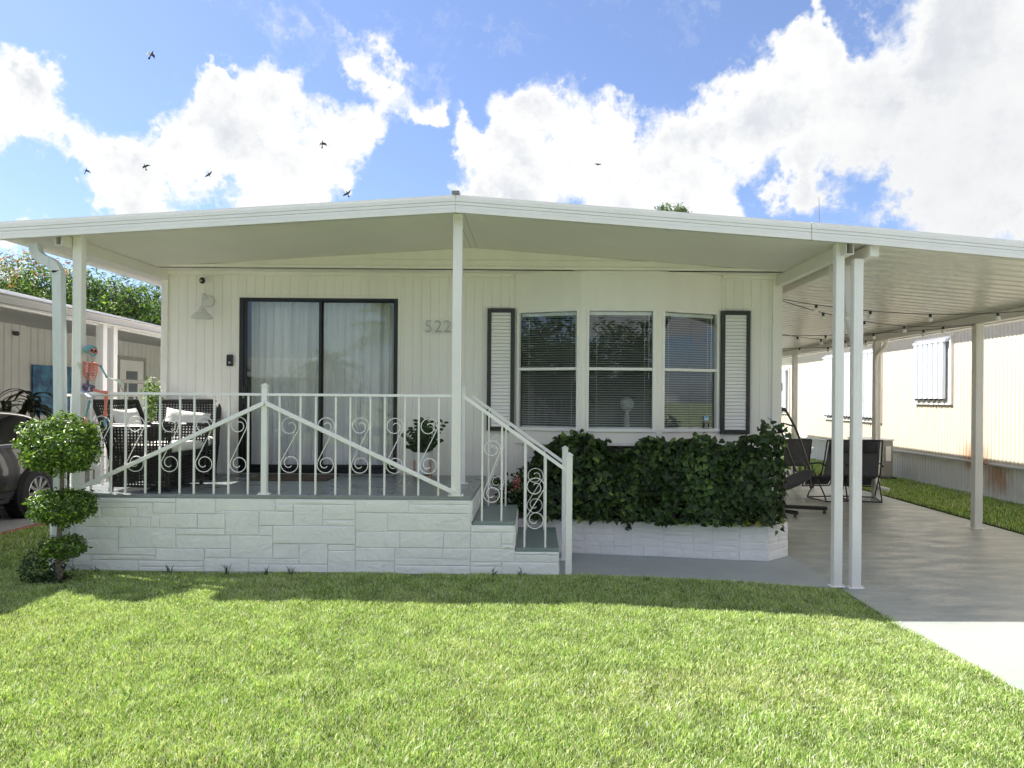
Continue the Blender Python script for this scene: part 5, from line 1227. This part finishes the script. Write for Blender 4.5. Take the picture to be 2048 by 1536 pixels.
q = MB(); a = P(0, 606, 8.2); c = P(316, 671, 11.6); d = (c - a) / (c.y - a.y); A = a - d * 2.25; B = a + d * 20
for z0, z1, xo_ in ((0, .125, 0), (.125, .16, .015)): q.prism([A + Vector((xo_, 0, z0)), B + Vector((xo_, 0, z0)), B + Vector((xo_, 0, z1)), A + Vector((xo_, 0, z1))], (-.05, 0, 0))
q.cbox((-14, 5.9, 2.7), (A.x, 5.96, 2.9), .005); q.build('fascia', TRIM, nl)
q = MB(); q.prism([A + Vector((-.06, 0, -.02)), B + Vector((-.06, 0, -.02)), B + Vector((-.06, 0, .0)), A + Vector((-.06, 0, .0))], (-.06, 0, 0)); q.build('trim', TRIM, nl)
for xx, yy in ((203, 10.2), (224, 10.5)):
    p = P(xx, 700, yy); q = MB(); q.cbox((p.x - .055, yy - .05, -.06), (p.x + .055, yy + .05, 2.6), .005); q.box((p.x - .025, yy - .053, 0), (p.x - .02, yy - .05, 2.5)); q.box((p.x + .02, yy - .053, 0), (p.x + .025, yy - .05, 2.5)); q.build('post', TRIM, nl)
# door
dy0, dy1 = 17.1, 18.35; q = bpy.data.objects.new('door', None); COL.objects.link(q); q.parent = nl; WORG[q.name] = WORG[nl.name]; dd_ = q
q = MB(); q.cbox((LX + .02, dy0, .5), (LX + .06, dy0 + .09, 2.55), .005); q.cbox((LX + .02, dy1 - .09, .5), (LX + .06, dy1, 2.55), .005); q.cbox((LX + .02, dy0 + .09, 2.46), (LX + .06, dy1 - .09, 2.55), .005); q.build('frame', mat('grey_trim', (.35, .35, .33), .5), dd_)
q = MB(); q.cbox((LX + .02, dy0 + .09, .5), (LX + .04, dy1 - .09, 2.46), .004); q.build('leaf', WHITE, dd_); q = MB(); q.box((LX + .04, dy0 + .38, 1.3), (LX + .046, dy1 - .38, 2.2)); q.build('pane', mat('dark_pane', (.1, .11, .11), .1), dd_)
# porch railing of that home
pr = thing('deck_railing', 'pale horizontal deck railing in front of the left home', 'railing', (-8.4, 15.5, 1))
q = MB(); q.cbox((-8.45, 13.4, 1.86), (-8.35, 19, 1.93), .005); q.build('rail', mat('grey_rail', (.5, .5, .47), .5), pr)
for yy in (13.5, 14.9, 16.3, 17.7, 18.9): q = MB(); q.cbox((-8.43, yy - .03, .5), (-8.37, yy + .03, 1.86), .004); q.build('post', MATS['grey_rail'], pr)
q = MB(); q.cbox((-8.43, 13.4, .95), (-8.38, 19, 1.0), .005); q.build('rail', MATS['grey_rail'], pr)
# blue abstract picture
q = MB(); q.cbox((LX + .03, P(57, 770, 10).y * 0 + 14.2, 1.2), (LX + .07, 15.6, 2.2), .004)
m = bpy.data.materials.new('blue_canvas'); m.use_nodes = True; t = NT(m.node_tree); co = t.n('ShaderNodeTexCoord').outputs['Object']
cc_ = t.mix(t.ramp(t.noise(co, 4, 6, .7), .35, .65), (.015, .06, .16, 1), (.05, .24, .42, 1)); cc_ = t.mix(t.ramp(t.noise(co, 9, 6, .7, dist=2), .62, .75), cc_, (.3, .45, .5, 1)); t.n('ShaderNodeOutputMaterial', Surface=t.n('ShaderNodeBsdfPrincipled', Base_Color=cc_, Roughness=.5))
q.build('painting', m, label='large blue abstract painting hanging on the left home wall', cat='painting')
# wall floodlight
fl = thing('flood_light', 'small floodlight with black head high on the left home wall corner', 'light', P(30, 667, 13.6))
c0 = P(24, 662, 13.6); q = MB(); q.ball(c0, .05, 12, 8); q.tube([c0, c0 - Vector((.2, 0, 0))], .02, 8); q.build('bracket', WHITE, fl, smooth=50); q = MB(); q.cyl(P(28, 667, 13.5), P(34, 667, 13.4), .035, .045, 12); q.build('head', DARKM, fl)
# sword-leaved plants beside the car
def strappy(label, c, n, L, seed, col):
    r_ = np.random.default_rng(seed); t_ = thing('leafy_plant', label, 'plant', c, 'dark plants beside the left home')
    q = MB()
    for k in range(n):
        a = r_.uniform(0, 6.28); l = L * r_.uniform(.7, 1.1); u = r_.uniform(.35, 1.1); d = Vector((math.cos(a), math.sin(a), 0)); s = Vector((-math.sin(a), math.cos(a), 0)); p = Vector(c) + Vector((0, 0, r_.uniform(-.25, .1))); pts = []
        for j in range(6): f = j / 5; pts.append(p + d * l * f + Vector((0, 0, l * (u * f - 1.05 * f * f)))) 
        ws = [.02, .045, .055, .045, .025, .003]; vs = []
        for pt_, w_ in zip(pts, ws): vs += [pt_ - s * w_, pt_ + Vector((0, 0, -.012)), pt_ + s * w_]
        q.add(vs, [(3 * j + e, 3 * j + e + 1, 3 * j + e + 4, 3 * j + e + 3) for j in range(5) for e in (0, 1)])
    q.build('foliage', mat(col[0], col[1], .4, .3, 8, trans=.2), t_, smooth=60)
    q = MB(); q.tube([(c[0], c[1], -.05), (c[0] + .02, c[1], c[2])], .03, 8); q.build('stem', BARK, t_)
strappy('arching dark green plant in front of the blue painting', tuple(P(62, 798, 12.4)), 34, .5, 1, ('dark_strap', (.03, .045, .022)))
strappy('low dark plant at the left edge beside the car roof', tuple(P(8, 815, 12.0)), 18, .32, 2, ('dark_strap', (.03, .045, .022)))

# ---------------- parked car
car = thing('parked_car', 'dark grey sedan parked in the left driveway, mostly hidden by the topiary', 'car', (-7.5, 8.9, -.06))
CP_ = mat('grey_car_paint', (.02, .022, .026), .22, .1, 3, metal=.25, coat=1.0); CG = mat('car_glass', (.008, .009, .011), .04, .1, 2, spec=.8)
CGZ = -.06; cxc = -7.74; hw = .90
# stations along Y (nose at the near end): y, lower z, belt z, roof z, half width at belt, half width at roof
ST = [(6.40, .45, .66, .66, .66, .60), (6.55, .30, .78, .80, .80, .60), (6.9, .22, .86, .92, .87, .62), (7.5, .20, .92, .98, .89, .64), (7.95, .20, .96, 1.02, .90, .66), (8.35, .20, .98, 1.22, .90, .62), (8.75, .20, .99, 1.40, .90, .59), (9.3, .20, 1.0, 1.46, .90, .58), (9.9, .20, 1.01, 1.44, .90, .57), (10.35, .20, 1.03, 1.36, .89, .56), (10.75, .22, 1.05, 1.17, .88, .58), (11.0, .26, 1.05, 1.09, .86, .62), (11.2, .34, 1.0, 1.03, .80, .6), (11.3, .5, .8, .82, .7, .55)]
def ring(y, zl, zb_, zr, wb, wr):
    mid = (zl + zb_) / 2
    half = [(wb * .86, zl), (wb * .97, zl + .08), (wb, zl + .24), (wb * 1.0, mid + .10), (wb * .985, mid + .16), (wb * .975, zb_ - .03), (wb * .95, zb_), (wb * .94, zb_ + .012), (wr * .62 + wb * .33, (zb_ + zr) / 2), (wr, zr - .035), (wr * .85, zr - .006), (wr * .45, zr + .012)]
    return [(cxc + a, y, b_ + CGZ) for a, b_ in half] + [(cxc - a, y, b_ + CGZ) for a, b_ in reversed(half)]
Fs_ = np.linspace(0, len(ST) - 1, 53); stt = []
for f in Fs_:
    i = min(int(f), len(ST) - 2); u = f - i; p0, p1, p2, p3 = ST[max(0, i - 1)], ST[i], ST[i + 1], ST[min(len(ST) - 1, i + 2)]
    stt.append([.5 * (2 * p1[k] + (p2[k] - p0[k]) * u + (2 * p0[k] - 5 * p1[k] + 4 * p2[k] - p3[k]) * u * u + (-p0[k] + 3 * p1[k] - 3 * p2[k] + p3[k]) * u ** 3) for k in range(6)])
body = MB(); gl = MB(); rings = [ring(*s) for s in stt]; NR = 24; V_ = [v for r_ in rings for v in r_]; fb_, fg_ = [], []
for i in range(len(rings) - 1):
    y = stt[i][0]; cab = stt[i][3] - stt[i][2] > .16
    for k in range(NR):
        f = (i * NR + k, i * NR + (k + 1) % NR, (i + 1) * NR + (k + 1) % NR, (i + 1) * NR + k)
        side = k in (7, 8) or k in (14, 15); pil = abs(y - 9.35) < .07 or abs(y - 10.5) < .12 or abs(y - 8.2) < .06
        slope = k in (9, 10, 11, 12, 13) and ((8.0 < y < 8.7) or (10.2 < y < 10.7))
        if (cab and side and not pil) or slope: fg_.append(f)
        else: fb_.append(f)
fb_.append(tuple(range(NR))); fb_.append(tuple(reversed(range((len(rings) - 1) * NR, len(rings) * NR))))
body.add(V_, fb_); body.build('body', CP_, car, smooth=50); gl.add(V_, fg_); gl.build('window_glass', CG, car, smooth=50)
TYR = mat('tyre', (.02, .02, .021), .8, .2, 20); ALLOY = mat('alloy', (.55, .56, .58), .3, .05, 5, metal=.9)
for yc in (7.3, 9.98):
    for s in (-1, 1):
        xw = cxc + s * (hw - .095); wh = bpy.data.objects.new('wheel', None); COL.objects.link(wh); wh.parent = car; WORG[wh.name] = WORG[car.name]; zc_ = CGZ + .33
        q = MB(); q.lathe([(.40, -.10), (.40, .102), (.375, .104), (.34, .104)], (xw, yc, zc_ + .01), 36, ax='X'); q.lathe([(.0001, s * .088), (.40, s * .088)], (xw, yc, zc_ + .01), 36, ax='X'); q.build('wheel_arch', mat('arch_black', (.004, .004, .004), .9), wh)
        x0 = xw + s * .105
        q = MB(); q.lathe([(.22, -.09), (.30, -.09), (.33, -.06), (.335, 0), (.33, .06), (.31, .085), (.225, .09), (.215, .05)], (x0 - s * .06, yc, zc_), 40, ax='X'); q.build('tyre', TYR, wh, smooth=50)
        q = MB(); q.lathe([(.225, s * .08), (.215, s * .088), (.205, s * .075), (.20, s * .0)], (x0 - s * .06, yc, zc_), 40, ax='X'); q.lathe([(.0001, s * .085), (.04, s * .085), (.05, s * .07), (.05, s * .04)], (x0 - s * .06, yc, zc_), 16, ax='X')
        for k in range(10):
            a = k * math.pi / 5 + .1; d = Vector((0, math.cos(a), math.sin(a))); e = Vector((0, -math.sin(a), math.cos(a))); c_ = Vector((x0 - s * .06, yc, zc_))
            o_ = Vector((s * .072, 0, 0)); i_ = Vector((s * .05, 0, 0)); w0, w1_ = .016, .026
            q.add([c_ + o_ + d * .03 - e * w0, c_ + o_ + d * .03 + e * w0, c_ + o_ + d * .21 + e * w1_, c_ + o_ + d * .21 - e * w1_, c_ + i_ + d * .03 - e * w0, c_ + i_ + d * .03 + e * w0, c_ + i_ + d * .21 + e * w1_, c_ + i_ + d * .21 - e * w1_], [(0, 1, 2, 3), (0, 4, 5, 1), (1, 5, 6, 2), (3, 2, 6, 7), (0, 3, 7, 4)])
        q.build('rim', ALLOY, wh, smooth=30)
        q = MB(); q.lathe([(.0001, s * -.01), (.2, s * -.01)], (x0 - s * .06, yc, zc_), 24, ax='X'); q.build('brake_disc', mat('dark_disc', (.03, .03, .03), .6), wh)
# trim: window chrome, sill, handles, lamps, mirror
def tr_line(k, y0, y1, r, name, m, off=.004):
    q = MB(); pts = [Vector(rings[i][k]) + Vector((off, 0, 0)) for i in range(len(rings)) if y0 < stt[i][0] < y1]; q.tube(pts, r, 6); q.build(name, m, car, smooth=50)
tr_line(7, 8.05, 10.62, .011, 'chrome_and_sunlit_edge', CHROME, .006); tr_line(9, 8.3, 10.62, .012, 'chrome_and_sunlit_edge', CHROME, .008); tr_line(1, 7.7, 9.6, .03, 'sill', mat('black_plastic', (.015, .015, .016), .6), .0)
q = MB(); q.tube([Vector(rings[i][9]) + Vector((.008, 0, 0)) for i in range(len(rings)) if 10.0 < stt[i][0] < 10.7] + [Vector((cxc + .86, 10.75, 1.0))], .014, 6); q.build('chrome_and_sunlit_edge', CHROME, car)  # bright metal arc stands in for the sunlit rear edge of the roof
for y in (8.95, 9.95 - .55 + .35): q = MB(); q.cbox((cxc + hw - .01, y - .1, .80 + CGZ), (cxc + hw + .02, y + .08, .825 + CGZ), .006); q.build('door_handle', CP_, car)
q = MB(); q.ball((cxc + hw + .1, 8.35, 1.04 + CGZ), .1, 12, 8, (.9, .6, .65)); q.build('mirror', CP_, car, smooth=60)
for s in (-1, 1): q = MB(); q.ball((cxc + s * .66, 6.52, .68), .13, 12, 8, (1.2, .5, .5)); q.build('headlight', BULB, car, smooth=60)

# ================================================================== trees and birds
def tree(name, label, cat, base, crowns, nl_, sz, cols, wts, trunk_r=.12, seed=1, group=None, limbs=10, wide=.42):
    r_ = np.random.default_rng(seed); t_ = thing(name, label, cat, base, group); b_ = Vector(base); Cs = []; Ns = []; q = MB()
    tot = sum(c[3] for c in crowns); mz = min(c[0][2] for c in crowns)
    mid = Vector(crowns[0][0]) * .0 + sum((Vector(c[0]) for c in crowns), Vector()) / len(crowns)
    fork = b_.lerp(mid, .5); q.tube([b_, b_.lerp(fork, .5) + Vector((r_.normal(0, .08), 0, 0)), fork], [trunk_r, trunk_r * .8, trunk_r * .65], 10)
    for c, rr, inner, wgt in crowns:
        k = int(nl_ * wgt / tot); a, n_ = shell(k, c, rr, r_, inner, .22); Cs.append(a); Ns.append(n_)
        cv = Vector(c); q.tube([fork, fork.lerp(cv, .5) + Vector((r_.normal(0, .1), r_.normal(0, .1), .1)), cv], [trunk_r * .5, trunk_r * .3, trunk_r * .15], 7)
        for j in range(limbs):
            d = Vector(r_.normal(0, 1, 3)).normalized(); e = cv + Vector((d.x * rr[0], d.y * rr[1], abs(d.z) * rr[2])) * .8; q.tube([cv, cv.lerp(e, .5) + Vector((0, 0, .05)), e], [trunk_r * .14, trunk_r * .09, trunk_r * .03], 5)
    q.build('trunk', BARK, t_)
    Cs = np.concatenate(Cs); Ns = np.concatenate(Ns); n_ = len(Cs)
    # clumps: pull leaves towards twig ends
    cl_ = np.array([noise.noise(Vector(p) * (1.0 / (sz * 3.2))) for p in Cs]); keep_ = cl_ > -.18; Cs, Ns, cl_ = Cs[keep_], Ns[keep_], cl_[keep_]; n_ = len(Cs)
    tn_ = tones(n_, cols, wts, r_) * (1 + .25 * cl_)[:, None]
    V, Fq, T = leaves(Cs, Ns, r_.uniform(sz * .7, sz * 1.25, n_), tn_, wide, .2, .5, .7, False, .25, seed)
    link('crown', quads_mesh('crown', V - np.array(base), Fq, T, LEAFM), t_, kind='stuff'); return t_, Cs
def PP(x, y, Y): return tuple(P(x, y, Y))
TL = 21.
crw = [(PP(40, 610, TL), (1.5, 1.3, 1.25), .35, 3), (PP(120, 600, TL), (1.5, 1.4, 1.15), .35, 3), (PP(210, 620, TL + .5), (1.5, 1.4, 1.05), .35, 3), (PP(290, 640, TL + .7), (1.3, 1.3, 1.0), .35, 3), (PP(-60, 640, TL), (1.6, 1.4, 1.1), .35, 2), (PP(-20, 580, TL), (.8, .8, .6), .3, 1), (PP(380, 660, TL + 1), (1.4, 1.3, 1.0), .35, 1)]
tt, Cs = tree('mango_tree', 'bushy green tree with reddish new leaves rising behind the left home', 'tree', (-13.0, TL, -.1), crw, 42000, .125, [(.06, .12, .022), (.13, .23, .035), (.24, .34, .06), (.025, .055, .016)], [5, 4, 2, 3], .2, 31, wide=.34)
r_ = np.random.default_rng(8); fl_ = []
for x, y in ((22, 520), (48, 510), (58, 508), (30, 530), (10, 545), (98, 535), (78, 540), (88, 520), (32, 572), (26, 560), (130, 525), (135, 535), (128, 545), (5, 530)):
    c_ = P(x, y, TL - 1.2); fl_.append(np.array(c_) + r_.normal(0, .11, (13, 3)))
fl_ = np.concatenate(fl_); V, Fq, T = leaves(fl_, np.tile([[0, -1, .6]], (len(fl_), 1)), r_.uniform(.08, .15, len(fl_)), tones(len(fl_), [(.42, .17, .09), (.34, .26, .07), (.40, .27, .12)], [3, 2, 1], r_), .34, .2, .3, .7, False, .3, 3)
link('new_leaves', quads_mesh('new_leaves', V - np.array((-13.0, TL, -.1)), Fq, T, LEAFM), tt, kind='stuff')
TB = 32.
tree('leafy_tree', 'small leafy treetop showing above the roof right of the ridge', 'tree', (PP(1345, 600, TB)[0], TB, -.1), [(PP(1340, 440, TB), (.85, .8, .75), .3, 3), (PP(1325, 425, TB), (.4, .4, .3), .3, 1), (PP(1362, 425, TB), (.42, .4, .25), .3, 1)], 2600, .12, [(.06, .11, .03), (.12, .18, .05)], [2, 2], .15, 12)
def palm(label, base, h, L, nf, seed, group=None, lean=0):
    r_ = np.random.default_rng(seed); t_ = thing('palm_tree', label, 'palm tree', base, group); b_ = Vector(base); tp = b_ + Vector((lean, 0, h)); q = MB()
    q.tube([b_, b_.lerp(tp, .35) + Vector((lean * .1, 0, 0)), b_.lerp(tp, .7), tp], [.2, .15, .13, .12], 12); q.build('trunk', BARK, t_)
    for k in range(nf):
        a = k * 2.4 + r_.uniform(-.2, .2); el = r_.uniform(-.2, 1.25); l = L * r_.uniform(.8, 1.1); d = Vector((math.cos(a) * math.cos(el), math.sin(a) * math.cos(el), math.sin(el))); q = MB(); pts = []
        for j in range(12): f = j / 11; pts.append(tp + d * l * f - Vector((0, 0, l * .55 * f * f)))
        q.tube(pts, np.linspace(.02, .004, 12), 4)
        for j in range(1, 34):
            f = j / 34; p = tp + d * l * f - Vector((0, 0, l * .55 * f * f)); tg = (d - Vector((0, 0, 1.1 * f))).normalized(); s_ = tg.cross(Vector((0, 0, 1))).normalized(); ll = l * .26 * math.sin(math.pi * (.12 + .83 * f)) + .08
            for sg in (-1, 1):
                e = p + s_ * sg * ll * .8 + tg * ll * .5 - Vector((0, 0, ll * .25)); w_ = tg * .018; q.add([p - w_, p + w_, (p + e) / 2 + w_ * .9 + Vector((0, 0, .02)), e, (p + e) / 2 - w_ * .9 + Vector((0, 0, .02))], [(0, 1, 2, 4), (4, 2, 3)])
        q.build('frond', mat('palm_green', (.07, .115, .035), .45, .3, 3, trans=.3), t_)
    return t_
for x, sd_ in ((1641, 1), (1722, 2)):
    p = P(x, 449, 44); palm('distant palm crown just showing over the roof edge, ' + ('behind the antenna' if x < 1700 else 'right of the antenna'), (p.x, 44, -.1), p.z - .62, 1.25, 20, sd_, 'distant palms')
# birds
BM = mat('crow_black', (.008, .008, .01), .5, .2, 5)
def bird(label, p, s, roll, wl, wr, yaw=0, tail=.25, tw=.5):
    """body with head and beak, wings of two joints each, fanned tail"""
    t_ = thing('bird', label, 'bird', (0, 0, 0), 'dark birds flying over the roof'); q = MB()
    q.tube([(-.02, .30, 0), (-.01, .24, .02), (0, .17, .01), (0, .1, 0), (0, 0, -.01), (0, -.12, 0), (0, -.2, 0)], [.004, .022, .042, .045, .062, .045, .02], 8)
    q.prism([(-.02, -.16, 0), (.02, -.16, 0), (tail * tw * .6, -.16 - tail, .0), (0, -.16 - tail * 1.1, 0), (-tail * tw * .6, -.16 - tail, 0)], (0, 0, .008)); q.build('body', BM, t_, smooth=50)
    for sd, (a1, a2, sw) in ((-1, wl), (1, wr)):
        e1 = Vector((sd * .26 * math.cos(a1), .06, .26 * math.sin(a1))); e2 = e1 + Vector((sd * .30 * math.cos(a2), -sw, .30 * math.sin(a2)))
        q = MB(); up = Vector((0, 0, .008)); q.add([Vector((sd * .03, .1, 0)), e1 + Vector((0, .05, 0)), e2, e1 + Vector((0, -.13, 0)), Vector((sd * .03, -.09, 0))] + [v - up for v in (Vector((sd * .03, .1, 0)), e1 + Vector((0, .05, 0)), e2, e1 + Vector((0, -.13, 0)), Vector((sd * .03, -.09, 0)))], [(0, 1, 3, 4), (1, 2, 3), (9, 8, 6, 5), (8, 7, 6), (0, 5, 6, 1), (1, 6, 7, 2), (2, 7, 8, 3), (3, 8, 9, 4)]); q.build('wing', BM, t_)
    t_.location = p; t_.rotation_mode = 'XYZ'; t_.rotation_euler = (R(80), R(roll), R(yaw)); t_.scale = (s, s, s); return t_
bird('largest black bird, highest in the blue sky at upper left', P(303, 108, 30), .62, 20, (-.35, -.75, .12), (-1.1, -1.75, .05), 10)
bird('black bird with down-curved wings in front of the white cloud above the roof', P(645, 287, 36), .62, 0, (-.3, -.9, .1), (-.7, -1.6, .05), -10)
bird('dark bird skimming just above the roof fascia', P(695, 387, 40), .62, -25, (-.1, -.25, .05), (.35, .8, .0), 0, .22, .6)
bird('small dark bird over the cloud, leftmost of the flock', P(172, 341, 60), .75, 15, (-.6, -1.5, .02), (-.4, -1.0, .1), 0)
bird('small dark bird with spread tail, second from the left in the low row', P(290, 333, 52), .75, -20, (-.5, -1.4, .05), (.3, -.2, .1), 20)
bird('small dark bird with straight tilted wings, rightmost of the low row of three', P(418, 349, 56), .78, -30, (-.05, -.3, .02), (.2, .5, .02), 0, .12)
bird('tiny gull-like bird alone over the right-hand cloud', P(1196, 329, 70), .72, 5, (.25, -.35, .02), (.35, .2, .02), 0, .12)

# ================================================================== across the street: seen in the door glass and the bay windows
ah = thing('house_across', 'low white mobile home with deep roof fascia across the street', 'house', (-16, -18, 0))
q = MB(); q.box((-30, -24, -.1), (-10.4, -18, 2.5)); q.build('wall', mat('grey_wall', (.42, .42, .40), .7), ah)
q = MB(); q.cbox((-31, -24.5, 2.5), (-9.8, -16.6, 3.35), .02); q.build('roof', WHITE, ah)
q = MB(); q.box((-22, -17.99, 1.0), (-20, -17.9, 2.1)); q.box((-16, -17.99, 1.0), (-14, -17.9, 2.1)); q.box((-12.5, -17.99, 0), (-11.5, -17.9, 2.1)); q.build('window', mat('dark_pane', (.1, .11, .11), .1), ah)
ah2 = thing('house_across', 'grey mobile home across the street behind the trees', 'house', (4, -19, 0))
q = MB(); q.box((-6, -26, -.1), (14, -20, 2.6)); q.build('wall', mat('grey_wall', (.42, .42, .40), .7), ah2); q = MB(); q.cbox((-6.5, -26.5, 2.6), (14.5, -19, 2.9), .02); q.build('roof', WHITE, ah2)
palm('palm tree across the street', (-9.2, -15.5, -.1), 3.1, 1.7, 26, 5); palm('tall palm tree across the street', (-5.9, -13.5, -.1), 4.6, 2.5, 26, 6)
gc = [(.035, .07, .018), (.06, .11, .026), (.02, .04, .014)]
tree('street_tree', 'large dark tree across the street', 'tree', (3.5, -14, -.1), [((3.5, -14, 3.2), (2.6, 2, 1.9), .3, 3), ((2.0, -14, 2.6), (1.6, 1.5, 1.4), .3, 1), ((5.4, -14.5, 3.0), (1.9, 1.6, 1.6), .3, 2)], 7500, .24, gc, [3, 2, 2], .2, 40)
tree('street_tree', 'dense broad tree across the street', 'tree', (-2.5, -15, -.1), [((-2.5, -15, 3.0), (1.9, 1.8, 2.1), .3, 3), ((-3.4, -15, 2.2), (1.2, 1.2, 1.3), .3, 1)], 5200, .24, gc, [3, 2, 2], .2, 41)
tree('street_tree', 'tree far down the street', 'tree', (15, -9, -.1), [((15, -9, 2.4), (3.0, 2.5, 1.9), .3, 1), ((19, -10, 2.4), (2.6, 2.5, 1.8), .3, 1)], 5200, .26, gc, [3, 2, 2], .2, 42)
tree('street_tree', 'unseen dark tree added beyond the left driveway to darken a bay pane', 'tree', (-14.5, -8, -.1), [((-14.5, -8, 3.6), (2.8, 2.6, 2.4), .3, 2), ((-12.4, -6.5, 2.4), (1.8, 1.8, 1.6), .3, 1), ((-16.6, -9, 2.6), (2.0, 2, 1.9), .3, 1)], 7000, .26, gc, [3, 2, 2], .22, 43)  # unseen tree, added so the left bay pane reflects something dark
